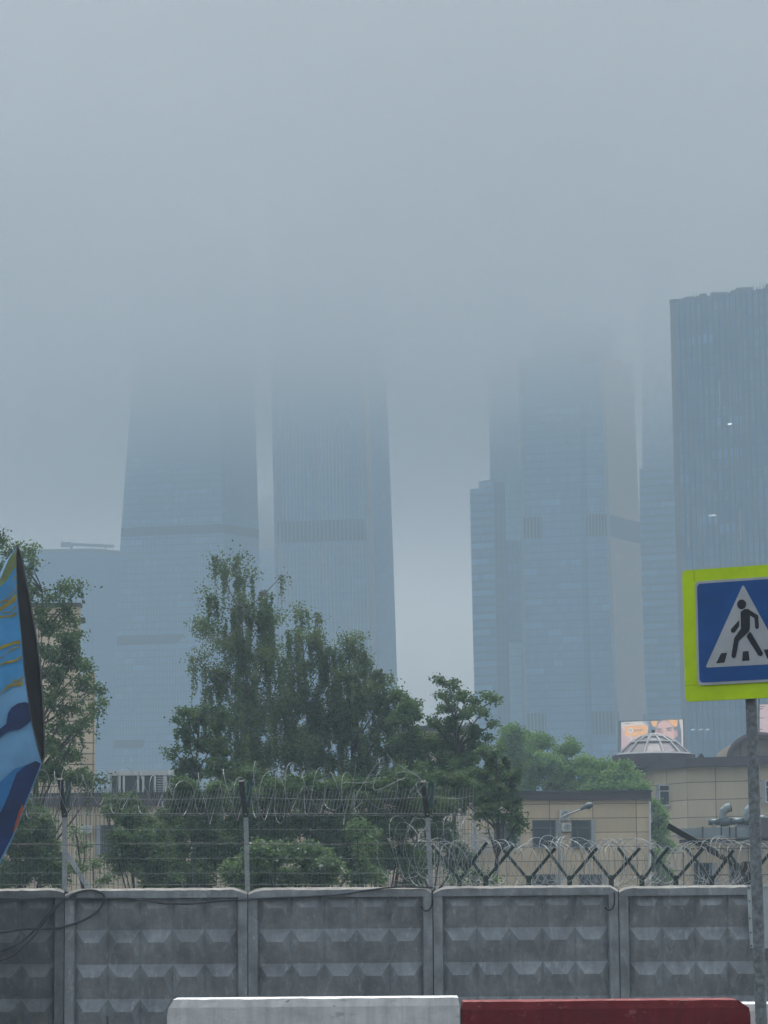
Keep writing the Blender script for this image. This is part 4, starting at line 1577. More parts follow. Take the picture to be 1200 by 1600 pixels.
# low beige building in the middle right
Y = 150.0
p = P(870, 1400, Y)
lbd = thing('low_building', 'low beige panelled building with brown roof edge and dark windows, behind the razor wire', 'building', (p.x, Y, gz(Y)))
house_body('wall', 722, 1015.5, 1242, Y, 14, [M['beige'], M['roof_dark']], lbd)
fascia(716, 1017, 1238.5, 1250.5, Y, lbd, 0.3, 14.6)
for (x0, x1, y0, y1, sp_l, tr, rv) in ((832, 868, 1281, 1323, (0.78,), 0.3, 'right'), (893, 923, 1281, 1323, (0.32, 0.9), 0.3, 'right'), (772, 806, 1286, 1324, (0.5,), 0.3, 'right'),
                                 (832, 868, 1366, 1400, (0.5,), 0.3, 'right'), (905, 940, 1366, 1400, (0.5,), 0.3, 'right')):
    window(x0, x1, y0, y1, Y, lbd, sp_l, tr, rv, 'win_dark', 0.06)
b = MB()
for (x0, x1, y0, y1) in ((775, 792, 1278, 1286), (735, 748, 1300, 1338), (752, 764, 1296, 1330)):
    a, c = P(x0, y1, Y), P(x1, y0, Y)
    n_ = max(3, int((c.z - a.z) / 0.16))
    for i in range(n_):
        b.box(((a.x + c.x) / 2, Y - 0.07, a.z + (c.z - a.z) * (i + 0.5) / n_), (c.x - a.x, 0.08, 0.07))
b.build('louvre_grille', M['win_white'], lbd)
ac_unit('upper of two white air conditioner units between the windows of the low beige building', 873.5, 889, 1266, 1281.5, Y)
ac_unit('lower of two white air conditioner units between the windows of the low beige building', 877, 892, 1286, 1299.5, Y)
b = MB()
b.tube([P(1015.2, 1252, Y - 0.15), P(1015.2, 1400, Y - 0.15)], 0.06, 8)
b.build('downpipe', M['win_white'], lbd)

# taller beige building with the dome
Y = 180.0
p = P(1080, 1400, Y)
dbd = thing('domed_building', 'beige panelled building with dark cornice, glass dome and arched gable, behind the sign pole', 'building', (p.x, Y, gz(Y)))
g = gz(Y)
pts2 = [(P(962, 1300, Y + 9).x, Y + 9), (P(1076, 1300, Y).x, Y), (P(1330, 1300, Y - 4).x, Y - 4), (P(1330, 1300, Y - 4).x, Y + 24), (P(962, 1300, Y + 9).x, Y + 24)]
zt = P(1090, 1190, Y).z
b = MB()
for i in range(5):
    q0, q1 = pts2[i], pts2[(i + 1) % 5]
    b.wall((q0[0], q0[1], g), (q1[0], q1[1], g), (q1[0], q1[1], zt), (q0[0], q0[1], zt), 0, 0.9)
b.face([(x, y, zt) for x, y in pts2], 1)
b.build('wall', [M['beige_far'], M['roof_dark']], dbd)
c0, c1 = P(1090, 1199.5, Y).z, P(1090, 1185.0, Y).z
cen = Vector((sum(q[0] for q in pts2) / 5, sum(q[1] for q in pts2) / 5, 0))
b = MB()
big = [Vector((q[0], q[1], c0)) + (Vector((q[0], q[1], 0)) - cen).normalized() * 0.7 for q in pts2]
b.prism([(v.x, v.y, c0) for v in big], (0, 0, c1 - c0))
b.build('cornice', M['fascia'], dbd)
# windows on the oblique wing and the front
def wing_window(x0, x1, y0, y1):
    # on the oblique wing: same helper, at the wing's own depth at that column
    t = (x0 - 962) / (1076 - 962.0)
    return Y + 9 * (1 - t)


yw = wing_window(1030, 0, 0, 0)
window(1030, 1055.5, 1226, 1259, yw - 1.4, dbd, (0.62,), 0.3, 'left')
for x0, x1 in ((1196, 1222), (1240, 1266)):
    window(x0, x1, 1219, 1254, Y - 2.2, dbd, (0.5,), 0.3, 'left')
# glass dome
Yd = Y + 6
cb = P(1021.5, 1181.5, Yd)
R_ = (P(1078, 1180, Yd).x - P(965, 1180, Yd).x) / 2
Hd = P(1021, 1148, Yd).z - P(1021, 1181, Yd).z
b = MB()
n_ = 12
drum = [(cb.x + (R_ + 0.35) * math.cos(2 * math.pi * i / 24), Yd + (R_ + 0.35) * math.sin(2 * math.pi * i / 24), c1 - 0.3) for i in range(24)]
b.prism(drum, (0, 0, cb.z - c1 + 0.35))
b.build('dome_base', M['fascia'], dbd)
lev = [(1.0, 0.0), (0.62, 0.60), (0.33, 0.86), (0.05, 1.0)]


def dome_pt(r_, h_, i, grow=0.0):
    a = 2 * math.pi * (i + 0.35) / n_
    return Vector((cb.x + (R_ * r_ + grow) * math.cos(a), Yd + (R_ * r_ + grow) * math.sin(a), cb.z + 0.05 + Hd * h_ + grow * 0.6))


b = MB()
for i in range(n_):
    for l in range(3):
        r0, h0 = lev[l]
        r1, h1 = lev[l + 1]
        b.face([dome_pt(r0, h0, i), dome_pt(r0, h0, i + 1), dome_pt(r1, h1, i + 1), dome_pt(r1, h1, i)])
dm = b.build('glass_dome', M['dome_glass'], dbd)
b = MB()
for i in range(n_):
    b.tube([dome_pt(r_, h_, i, 0.03) for r_, h_ in lev], 0.085, 5)
for l, (r_, h_) in enumerate(lev[:3]):
    b.tube([dome_pt(r_, h_, i, 0.04) for i in range(n_ + 1)], 0.10 if l == 0 else 0.08, 5, cap=False)
b.build('glazing_bars', M['dome_bar'], dm)
b = MB()
b.tube([dome_pt(0.0, 1.0, 0), dome_pt(0.0, 1.0, 0) + Vector((0, 0, 0.28))], [0.16, 0.1], 8)
b.build('finial', M['black_metal'], dm)
# arched gable
Yg = Y + 2
gp = []
cxg, ryg, rxg = 1187.0, 38.0, 47.5
for i in range(25):
    a = math.pi * i / 24
    gp.append((cxg - rxg * math.cos(a), 1186 - ryg * math.sin(a)))
b = MB()
b.prism([P(x, y, Yg) for x, y in gp], (0, 9, 0))
b.build('arched_gable', M['beige_siding'], dbd)
for yo in (-0.25, 9):
    b = MB()
    b.tube([P(x, y, Yg + yo) for x, y in gp], 0.2, 6)
    b.build('arch_trim', M['fascia'], dbd)
b = MB()
for x in (1157, 1218):
    yy_ = 1186 - ryg * math.sqrt(max(0, 1 - ((x - cxg) / rxg) ** 2))
    b.bar(P(x, 1186, Yg - 0.06), P(x, yy_, Yg - 0.06), 0.06, 0.05)
b.build('gable_joint', M['roof_dark'], dbd)
b = MB()
b.prism([P(1090, 1185, Y + 1), P(1096, 1176.5, Y + 1), P(1102, 1185, Y + 1)], (0, 1.2, 0))
b.build('roof_vent', M['roof_dark'], dbd)
# aerial on the roof
an = thing('roof_aerial', 'thin television aerial on the roof behind the sign pole', 'aerial', P(1186, 1150, Y + 4))
b = MB()
b.tube([P(1186, 1152, Y + 4), P(1186, 1092, Y + 4)], 0.035, 6)
b.build('mast', M['black_metal'], an)
for yv, hw in ((1104, 9), (1108, 7), (1122, 8), (1140, 6)):
    b = MB()
    b.tube([P(1186 - hw, yv, Y + 4), P(1186 + hw, yv - 0.6, Y + 4)], 0.03, 5)
    b.build('rod', M['galv'], an)

# sheet-metal annex with ducts, in front of the domed building
Y = 120.0
p = P(1130, 1400, Y)
ax = thing('annex_building', 'low annex with grey sheet-metal parapet and beige wall, right behind the razor wire', 'building', (p.x, Y, gz(Y)))
house_body('wall', 1066, 1330, 1318, Y, 12, [M['beige_far'], M['roof_dark']], ax)
b = MB()
for (x0, x1, y0, y1) in ((1060, 1088, 1294, 1309.5), (1088.3, 1330, 1291, 1309.5)):
    a, c = P(x0, y1, Y - 0.5), P(x1, y0, Y - 0.5)
    b.box(((a.x + c.x) / 2, Y - 0.2, (a.z + c.z) / 2), (c.x - a.x, 0.5, c.z - a.z), bevel=0.02)
b.build('parapet', M['annex'], ax)
b = MB()
a, c = P(1062, 1318, Y), P(1330, 1309.5, Y)
b.box(((a.x + c.x) / 2, Y - 0.1, (a.z + c.z) / 2), (c.x - a.x, 0.5, c.z - a.z - 0.02))
b.build('soffit', M['roof_dark'], ax)
for i, x in enumerate((1098, 1127, 1140, 1150)):
    b = MB()
    b.bar(P(x, 1309, Y - 0.56), P(x, 1291.5, Y - 0.56), 0.05, 0.04)
    b.build('parapet_seam', M['roof_dark'], ax)
b = MB()
a, c = P(1178, 1309.5, Y - 1.2), P(1330, 1276, Y - 1.2)
b.box(((a.x + c.x) / 2, Y + 2, (a.z + c.z) / 2), (c.x - a.x, 6, c.z - a.z), bevel=0.05)
b.build('roof_housing', plain('housing_metal', (0.11, 0.1, 0.11), 0.7, 0.2, 0.6), ax)
window(1085, 1112, 1348, 1392, Y, ax, (0.5,), 0.3, 'right', 'win_dark', 0.06)
window(1140, 1168, 1348, 1392, Y, ax, (0.5,), 0.3, 'right', 'win_dark', 0.06)
dc = thing('ventilation_duct', 'shiny sheet-metal ventilation duct with two curved outlets on the annex roof', 'duct', P(1140, 1291, Y + 1))
Yq = Y - 0.3
b = MB()
b.tube([P(1107, 1284.5, Yq), P(1124, 1284.5, Yq)], 0.13, 14)
b.tube([P(1124, 1284, Yq), P(1126, 1284, Yq), P(1137, 1283.5, Yq), P(1140, 1283.5, Yq)], [0.15, 0.21, 0.21, 0.19], 14)
b.tube([P(1140, 1283.5, Yq), P(1163, 1283, Yq)], 0.145, 14)
b.tube([P(1161, 1282, Yq), P(1163, 1282, Yq), P(1190, 1281, Yq), P(1196, 1281, Yq)], [0.16, 0.21, 0.2, 0.18], 14)
b.build('duct_run', M['duct'], dc, smooth=True)
for x in (1128, 1166):
    b = MB()
    el_ = [(x, 1279), (x + 0.5, 1273), (x + 2.5, 1267), (x + 7, 1263), (x + 13, 1261.5)]
    b.tube([P(q[0], q[1], Yq - 0.05) for q in el_], [0.14, 0.15, 0.17, 0.18, 0.19], 12)
    ou = b.build('outlet', M['annex'], dc)
    b = MB()
    m_ = P(x + 13.2, 1261.5, Yq - 0.05)
    b.tube([m_, m_ + (P(x + 14.5, 1261.2, Yq - .05) - m_)], [0.15, 0.15], 12)
    b.build('dark_mouth', M['black_metal'], ou)
for x in (1115, 1150):
    b = MB()
    b.bar(P(x, 1293, Yq), P(x, 1286, Yq), 0.08, 0.2)
    b.build('support', M['galv'], dc)

# left building with tall block, and roof plant
Y = 140.0
p = P(200, 1400, Y)
lb2 = thing('siding_building', 'low beige building with vertical siding and brown roof edge behind the left trees', 'building', (p.x, Y, gz(Y)))
house_body('wall', -120, 632, 1247, Y, 12, [M['beige_siding'], M['roof_dark']], lb2)
fascia(-124, 635, 1241, 1259, Y, lb2, 0.3, 12.4)
window(157, 186, 1289, 1337, Y, lb2, (0.55,), 0.3, 'left', 'win_dark', 0.06)
window(262, 290, 1289, 1337, Y, lb2, (0.55,), 0.3, 'left', 'win_dark', 0.06)
window(400, 430, 1289, 1337, Y, lb2, (0.55,), 0.3, 'left', 'win_dark', 0.06)
window(60, 88, 1289, 1337, Y, lb2, (0.55,), 0.3, 'left', 'win_dark', 0.06)
ac_unit('small white air conditioner unit left of the window on the siding building', 126, 144, 1290, 1303, Y)
Y = 156.0
p = P(100, 1250, Y)
tb = thing('tall_beige_block', 'tall narrow beige block with dark course lines and a step, behind the left tree', 'building', (p.x, Y, gz(Y)))
house_body('wall', 20, 126, 948.5, Y, 10, [M['beige_brick'], M['roof_dark']], tb)
b = MB()
a, c = P(126.3, 1052, Y + 0.1), P(149, 1052, Y + 0.1)
g = gz(Y)
b.wall((a.x, Y + .1, g), (c.x, Y + .1, g), (c.x, Y + .1, a.z), (a.x, Y + .1, a.z), 0, 0.7)
kq = 1 + 9 / Y
b.wall((c.x, Y + .1, g), (c.x * kq - .3, Y + 9, g), (c.x * kq - .3, Y + 9, a.z), (c.x, Y + .1, a.z), 0)
b.wall((c.x * kq - .3, Y + 9, g), (a.x * kq, Y + 9, g), (a.x * kq, Y + 9, a.z), (c.x * kq - .3, Y + 9, a.z), 0)
b.face([(a.x, Y + .1, a.z), (c.x, Y + .1, a.z), (c.x * kq - .3, Y + 9, a.z), (a.x * kq, Y + 9, a.z)], 1)
b.build('lower_wing', [M['beige_brick'], M['roof_dark']], tb)
b = MB()
q = P(73, 948, Y)
b.box((P(73, 948, Y).x, Y + 0.2, q.z + 0.08), (P(126, 948, Y).x - P(20, 948, Y).x + 0.06, 0.9, 0.2))
b.build('roof_edge', M['fascia'], tb)
b = MB(); b.bar(P(125.5, 970, Y + 0.2), P(133, 969, Y + 0.2), 0.3, 0.3, up=(0, 1, 0)); b.build('wall_lamp', M['black_metal'], tb)

# rooftop chiller cabinet
Y = 143.0
rp = thing('rooftop_chiller', 'white rooftop chiller cabinet with dark panels and a slatted end on the siding building roof', 'chiller', P(217, 1247, Y))
zb_, zt_ = P(217, 1247, Y).z, P(217, 1204, Y).z
xa_, xb_ = P(171, 1220, Y).x, P(262, 1220, Y).x
wd_, hh = xb_ - xa_, zt_ - zb_
b = MB()
b.box(((xa_ + xb_) / 2, Y + 1.0, zt_ - 0.12), (wd_ + 0.1, 2.2, 0.24), bevel=0.02)
b.build('top_frame', M['ac_white'], rp)
b = MB()
b.box(((xa_ + xb_) / 2, Y + 1.05, (zb_ + zt_) / 2 - 0.1), (wd_ - 0.1, 1.9, hh - 0.22))
b.build('dark_panels', M['ac_dark'], rp)
for f in (0.0, 0.16, 0.235, 0.49, 0.58, 0.79):
    b = MB()
    b.box((xa_ + 0.06 + f * (wd_ - 0.1), Y - 0.01, (zb_ + zt_) / 2 - 0.12), (0.1, 0.16, hh - 0.26))
    b.build('upright', M['ac_white'], rp)
b = MB()
b.box((xa_ + 0.9 * wd_, Y - 0.0, (zb_ + zt_) / 2 - 0.12), (0.2 * wd_ - 0.1, 0.06, hh - 0.26))
for i in range(9):
    z = zb_ + 0.12 + (hh - 0.4) * i / 8.0
    b.box((xa_ + 0.87 * wd_, Y - 0.05, z), (0.105 * wd_, 0.05, 0.055), 1)
b.build('slatted_end', [M['ac_white'], M['ac_dark']], rp)
b = MB()
b.box((P(272, 1206, Y + 2).x, Y + 2, P(272, 1206, Y + 2).z - 0.3), (0.7, 0.7, 0.7), bevel=0.03)
b.bar(P(268, 1203, Y + 2), P(268, 1246, Y + 2), 0.1, 0.1)
b.build('side_unit', M['ac_white'], rp)

# roof with a railing glimpsed behind the trees
Y = 205.0
p = P(690, 1300, Y)
rb = thing('railed_building', 'beige building with a thin roof railing, mostly hidden behind the middle trees', 'building', (p.x, Y, gz(Y)))
house_body('wall', 618, 742, 1140, Y, 14, [M['beige_far'], M['roof_dark']], rb)
fascia(617, 743, 1136, 1143, Y, rb, 0.2, 14)
b = MB()
for i in range(14):
    x = 620 + i * 9.2
    b.tube([P(x, 1136, Y), P(x, 1128, Y)], 0.025, 4)
b.tube([P(619, 1128.2, Y), P(741, 1127.5, Y)], 0.03, 4)
b.tube([P(619, 1132, Y), P(741, 1131.3, Y)], 0.02, 4)
b.build('railing', M['win_white'], rb)


# street lamps in the yard
def lamp(label, xb, yb_, xs, ys, xe, ye, Y):
    base = P(xb, yb_, Y)
    g_ = Vector((base.x, Y, gz(Y)))
    t = thing('street_lamp', label, 'street lamp', g_, 'street lamps in the yard')
    b = MB()
    b.tube([g_, P(xs, ys + 22, Y), P(xs, ys + 6, Y), P(xs + 2, ys + 1, Y), P(xs + 7, ys - 3, Y), P(xe - 18, ye + 7, Y)], [0.075, 0.06, 0.045, 0.035, 0.032, 0.03], 8)
    b.build('pole', M['galv'], t)
    b = MB()
    pts = [P(xe - 20, ye + 7.5, Y), P(xe - 14, ye + 4, Y), P(xe - 8, ye + 1, Y), P(xe - 2, ye, Y), P(xe, ye + 1.5, Y)]
    b.tube(pts, [0.04, 0.08, 0.115, 0.10, 0.03], 10)
    h_ = b.build('lamp_head', M['duct'], t, smooth=True)
    b = MB()
    b.tube([P(xe - 13, ye + 5.5, Y), P(xe - 7, ye + 3.2, Y), P(xe - 1.5, ye + 2.2, Y)], [0.03, 0.09, 0.03], 8)
    b.build('lens', M['pane'], h_)


lamp('tall grey street lamp with a curved arm in front of the low beige building', 874, 1400, 874, 1278, 927, 1257.5, 110)
lamp('street lamp whose pale head shows among dark leaves right of the mesh fence', 742, 1400, 742, 1245, 778, 1224, 112)

# ------------------------------------------------------------------ advertising screens
Y = 900.0


def screen_mat(name, c, s):
    return emit(name, c, s)


SE = SCREEN_E
sm = {
    'cream': screen_mat('screen_cream', (0.62, 0.52, 0.46), SE), 'pinkish': screen_mat('screen_pink', (0.55, 0.34, 0.33), SE),
    'orange': screen_mat('screen_orange', (0.85, 0.40, 0.10), SE), 'skin': screen_mat('screen_skin', (0.52, 0.27, 0.22), SE),
    'skin_lit': screen_mat('screen_skin_light', (0.66, 0.38, 0.31), SE),
    'hair': screen_mat('screen_hair', (0.09, 0.10, 0.13), SE), 'dark': screen_mat('screen_dark', (0.12, 0.09, 0.09), SE), 'text': screen_mat('screen_text', (0.16, 0.07, 0.03), SE),
    'white': screen_mat('screen_white', (0.80, 0.80, 0.82), SE), 'blue': screen_mat('screen_navy', (0.05, 0.07, 0.2), SE), 'grey': screen_mat('screen_grey', (0.26, 0.27, 0.31), SE),
    'lips': screen_mat('screen_lips', (0.42, 0.15, 0.14), SE),
}
led = thing('advert_screen', 'lit advertising screen showing a smiling face and an orange bank sign, behind the glass dome', 'screen', Vector((P(1018, 1180, Y).x, Y, 0)))
b = MB()
b.prism([P(966.5, 1185, Y + 0.1), P(1069, 1185, Y + 0.1), P(1069, 1123, Y + 0.1), P(966.5, 1126.5, Y + 0.1)], (0, 3.0, 0))
b.build('housing', M['t_band'], led)
b = MB()
for x in (985, 1050):
    q = P(x, 1186, Y + 1)
    b.bar(Vector((q.x, Y + 1.2, 0)), q, 1.2, 1.2)
b.build('support', M['t_roof'], led)
nl = [0]


def pic(name, pts, m, parent=led):
    """flat picture area on the screen; points in the zoomed screen drawing"""
    nl[0] += 1
    d = 0.03 + 0.02 * nl[0]
    b_ = MB()
    b_.face([P(940 + x * 160 / 1200.0, 1110 + y * 90 / 675.0, Y) + Vector((0, -d, 0)) for x, y in pts][::-1])
    return b_.build(name, sm[m], parent)


def ell(cx, cy_, rx, ry, n=18, a0=0, a1=360):
    return [(cx + rx * math.cos(math.radians(a0 + (a1 - a0) * i / n)), cy_ + ry * math.sin(math.radians(a0 + (a1 - a0) * i / n))) for i in range(n if a1 - a0 >= 360 else n + 1)]


pic('picture_ground', [(228, 138), (950, 106), (960, 560), (232, 560)], 'cream')
pic('sleeve_fold', [(232, 200), (300, 280), (360, 400), (340, 470), (260, 430), (232, 480)], 'pinkish')
pic('sleeve_fold', [(250, 150), (360, 146), (300, 168)], 'grey')
pic('hair_shape', [(545, 124), (905, 108), (935, 250), (938, 560), (560, 560), (535, 300), (548, 210)], 'hair')
pic('grey_corner', [(480, 128), (545, 124), (548, 180), (520, 170)], 'grey')
pic('headband', [(575, 128), (660, 122), (640, 190), (600, 192)], 'orange')
pic('headband', [(778, 113), (890, 109), (888, 180), (860, 198), (800, 150)], 'orange')
pic('face', ell(742, 300, 118, 190), 'skin')
pic('cheek', ell(790, 285, 60, 105), 'skin_lit')
pic('forehead', ell(735, 180, 78, 48), 'skin_lit')
pic('ear', ell(872, 275, 18, 45), 'skin')
pic('brow', [(640, 215), (700, 205), (712, 222), (645, 232)], 'dark')
pic('brow', [(752, 208), (820, 196), (826, 212), (756, 226)], 'dark')
pic('eye', ell(675, 244, 30, 9), 'dark')
pic('eye', ell(792, 236, 30, 9), 'dark')
pic('nose', [(728, 230), (742, 230), (760, 290), (722, 296)], 'skin_lit')
pic('mouth', ell(742, 330, 58, 20), 'lips')
pic('teeth', ell(742, 326, 46, 10), 'white')
pic('orange_card', [(272, 184), (528, 172), (530, 290), (480, 296), (272, 300)], 'orange')
pic('hand', [(340, 300), (500, 294), (470, 340), (400, 380), (365, 345)], 'skin_lit')
pic('badge', ell(338, 238, 27, 27), 'white')
pic('badge_shield', [(322, 222), (354, 222), (354, 240), (338, 258), (322, 240)], 'blue')
pic('badge_letter', [(328, 227), (348, 227), (348, 232), (341, 232), (341, 248), (335, 248), (335, 232), (328, 232)], 'white')
# the word on the card: four upright letters
lx, ly, lw, lh, st = 378, 223, 22, 27, 6


def stroke(x0, y0, x1, y1):
    return [(x0, y0), (x1, y0), (x1, y1), (x0, y1)]


def letter(name, polys):
    nl[0] += 1
    d = 0.03 + 0.02 * nl[0]
    b_ = MB()
    for pts in polys:
        b_.face([P(940 + x * 160 / 1200.0, 1110 + (y - (x - lx) * 0.045) * 90 / 675.0, Y) + Vector((0, -d, 0)) for x, y in pts][::-1])
    b_.build(name, sm['text'], led)


x = lx
letter('lettering', [stroke(x, ly, x + st, ly + lh), stroke(x + st, ly, x + lw, ly + st * .8), stroke(x + st, ly + 11, x + lw, ly + 15), stroke(x + st, ly + lh - 5, x + lw, ly + lh), stroke(x + lw - st, ly + 15, x + lw, ly + lh - 5)])
x = lx + 27
letter('lettering', [[(x + 8, ly), (x + 14, ly), (x + 6, ly + lh), (x, ly + lh)], [(x + 8.2, ly + 0.1), (x + 14, ly), (x + 22, ly + lh), (x + 16, ly + lh)], stroke(x + 6, ly + 16, x + 16, ly + 20)])
x = lx + 54
letter('lettering', [stroke(x, ly, x + st, ly + lh), stroke(x + lw - st, ly, x + lw, ly + lh), stroke(x + st, ly + 11, x + lw - st, ly + 16)])
x = lx + 81
letter('lettering', [stroke(x, ly, x + st, ly + lh), [(x + st, ly + 10), (x + 15, ly), (x + lw, ly), (x + st + 5, ly + 13)], [(x + st, ly + 12), (x + st + 6, ly + 11), (x + lw + 1, ly + lh), (x + 15, ly + lh)]])
Y = 915.0
ld2 = thing('advert_screen', 'sliver of a second pink-lit advertising screen right of the sign pole', 'screen', Vector((P(1230, 1180, Y).x, Y, 0)))
b = MB()
b.prism([P(1186, 1190, Y + 0.1), P(1290, 1190, Y + 0.1), P(1290, 1096, Y + 0.1), P(1186, 1100, Y + 0.1)], (0, 2.0, 0))
b.build('housing', M['t_band'], ld2)
b = MB()
b.face([P(1187, 1189, Y - 0.02), P(1289, 1189, Y - 0.02), P(1289, 1097, Y - 0.02), P(1187, 1101, Y - 0.02)])
b.build('lit_face', sm['pinkish'], ld2)
b = MB()
b.face([P(1196, 1189, Y - 0.05), P(1250, 1189, Y - 0.05), P(1240, 1110, Y - 0.05), P(1210, 1108, Y - 0.05)])
b.build('picture_area', sm['skin'], ld2)
b = MB()
q = P(1240, 1190, Y + 1)
b.bar(Vector((q.x, Y + 1.2, 0)), q, 1.2, 1.2)
b.build('support', M['t_roof'], ld2)
#@@PART5

# ------------------------------------------------------------------ trees and shrubs
def leaf_mesh(name, pos, size, tone, mat, parent, hang=0.0, aspect=0.62):
    n = len(pos)
    pos = np.asarray(pos, dtype=np.float32)
    org = np.array(world_loc(parent), dtype=np.float32)
    a = rng.normal(size=(n, 3)).astype(np.float32)
    a[:, 2] = a[:, 2] * (0.8 if hang == 0 else 0.4) - hang
    a /= np.linalg.norm(a, axis=1)[:, None] + 1e-6
    w = rng.normal(size=(n, 3)).astype(np.float32)
    u = np.cross(a, w)
    u /= np.linalg.norm(u, axis=1)[:, None] + 1e-6
    L = (size * rng.uniform(0.65, 1.3, n)).astype(np.float32)[:, None]
    Wd = L * aspect
    v = np.empty((n, 4, 3), dtype=np.float32)
    v[:, 0] = pos
    v[:, 1] = pos + a * L * 0.45 + u * Wd * 0.5
    v[:, 2] = pos + a * L
    v[:, 3] = pos + a * L * 0.45 - u * Wd * 0.5
    v -= org
    me = bpy.data.meshes.new(name)
    me.vertices.add(n * 4)
    me.vertices.foreach_set('co', v.reshape(-1))
    me.loops.add(n * 4)
    me.loops.foreach_set('vertex_index', np.arange(n * 4, dtype=np.int32))
    me.polygons.add(n)
    me.polygons.foreach_set('loop_start', np.arange(0, n * 4, 4, dtype=np.int32))
    at = me.attributes.new('tone', 'FLOAT', 'FACE')
    at.data.foreach_set('value', np.clip(tone + rng.normal(0, 0.16, n), 0, 1).astype(np.float32))
    me.materials.append(mat)
    me.update(calc_edges=True)
    me.validate()
    o = bpy.data.objects.new(name, me)
    COL.objects.link(o)
    o.parent = parent
    return o


def tree(name, label, cat, base_px, Y, lobes, leaf, bark, dens=75, size=0.085, strands=0.0, group=None, trunk_r=0.16, thick=0.9, trunk_top=None, tw_len=0.5, seed=1, hang=0.0,
         stems=1, split=0.35, flowers=0, wood=1.0, grow=1.0):
    """lobes: (px, py, rx, ry[, density factor]) measured on the photograph; the tree itself is grown in depth around Y"""
    r = random.Random(seed)
    m = Y / F
    bp = P(base_px, 1400, Y)
    base = Vector((bp.x, Y, gz(Y)))
    t = thing(name, label, cat, base, group)
    wood_k, wood = wood, MB()
    ls = []
    for lb in lobes:
        px, py, rx, ry = lb[:4]
        df = lb[4] if len(lb) > 4 else 1.0
        yy = Y + r.uniform(-1, 1) * thick * 0.8
        ls.append((P(px, py, yy), rx * m * grow, ry * m * grow, df))
    if trunk_top is None:
        topc = max(ls, key=lambda q: q[0].z)[0]
    else:
        topc = P(trunk_top[0], trunk_top[1], Y)
    trunks = []
    for s_ in range(stems):
        n = 9
        off = Vector((r.uniform(-1, 1), r.uniform(-.6, .6), 0)) * (0.0 if stems == 1 else 0.5)
        end = topc if s_ == 0 else r.choice(ls)[0]
        pts = []
        for i in range(n + 1):
            f = i / n
            q = (base + off * 0.4).lerp(end, f)
            q += Vector((math.sin(f * 5 + seed) * 0.16, math.cos(f * 4 + seed) * 0.12, 0)) * min(1, f * 3) * (1 - 0.4 * f)
            pts.append(q)
        rad = [max(0.012, trunk_r * (1 - 0.93 * (i / n)) * (1.25 if i == 0 else 1)) for i in range(n + 1)]
        wood.tube(pts, rad, 8)
        trunks.append((pts, rad))
    P_, T_, Hg = [], [], []
    for (c, rx, ry, df) in ls:
        # limb from the trunk to the lobe
        tp, tr_ = min(trunks, key=lambda q: min((v - c).length for v in q[0]))
        hz_ = max(base.z + 0.4, c.z - ry * 0.6 - (c - tp[-1]).length * split - 0.3)
        st = min(range(len(tp)), key=lambda i: abs(tp[i].z - hz_) + (0.0 if tp[i].z <= c.z + 0.1 else 5))
        s0 = tp[st]
        mid_ = s0.lerp(c, 0.5) + Vector((r.uniform(-.2, .2), r.uniform(-.2, .2), r.uniform(-0.1, 0.25))) * (c - s0).length * 0.3
        lr = max(0.012, min(0.07, 0.022 * (c - s0).length + 0.012) * wood_k)
        wood.tube([s0, s0.lerp(mid_, .5) + Vector((0, 0, .05)), mid_, mid_.lerp(c, .55), c], [lr, lr * .85, lr * .7, lr * .5, lr * .35], 5)
        area = math.pi * rx * ry
        k_ = max(6, int(area * 9 * df))
        rz = min(rx, ry) * 1.1 + 0.15
        for j in range(k_):
            # tip inside the ellipsoid, biased outward
            d = Vector((r.gauss(0, 1), r.gauss(0, 1), r.gauss(0, 1)))
            d.normalize()
            f = r.random() ** 0.45 * r.uniform(0.75, 1.12)
            tip = c + Vector((d.x * rx * f, d.y * rz * f, d.z * ry * f))
            kn = c + (tip - c) * 0.35 + Vector((r.uniform(-1, 1), r.uniform(-1, 1), r.uniform(-1, 1))) * 0.08
            wood.tube([c + (tip - c) * 0.02, kn, tip], [0.016, 0.011, 0.005], 3, cap=False)
            tone = min(1, max(0, r.gauss(0.45, 0.2)))
            nl_ = int(dens * LEAF_K * df * r.uniform(0.45, 1.3) * area / k_)
            nl_ = max(5, nl_)
            if strands > 0 and r.random() < strands:
                ns = r.choice((1, 2, 2))
                for s_ in range(ns):
                    L = tw_len * r.uniform(0.5, 1.5) * (1.25 if d.z < 0.1 else 0.8)
                    p0 = kn.lerp(tip, r.uniform(0.3, 1.0)) + Vector((r.gauss(0, .05), r.gauss(0, .05), 0))
                    sw = Vector((r.uniform(-.14, .14), r.uniform(-.14, .14), 0))
                    p1 = p0 + Vector((sw.x * .6, sw.y * .6, -L * .45))
                    p2 = p0 + Vector((sw.x, sw.y, -L))
                    wood.tube([p0, p1, p2], [0.006, 0.004, 0.0025], 3, cap=False)
                    q = max(4, int(nl_ * 1.0 / ns))
                    for i in range(q):
                        f2 = r.random()
                        v = p0.lerp(p1, f2 * 2) if f2 < .5 else p1.lerp(p2, f2 * 2 - 1)
                        P_.append((v.x + r.gauss(0, .024), v.y + r.gauss(0, .03), v.z + r.gauss(0, .02)))
                        T_.append(tone)
            else:
                cl_ = [kn.lerp(tip, r.uniform(0.2, 1.05)) for _ in range(3)]
                for i in range(nl_):
                    q = r.choice(cl_)
                    sg = 0.11 * tw_len / 0.5
                    P_.append((q.x + r.gauss(0, sg), q.y + r.gauss(0, sg), q.z + r.gauss(0, sg * 0.75)))
                    T_.append(tone)
    wood.build('trunk', bark, t)
    leaf_mesh('crown', P_, size * LEAF_S, np.array(T_), leaf, t, hang)
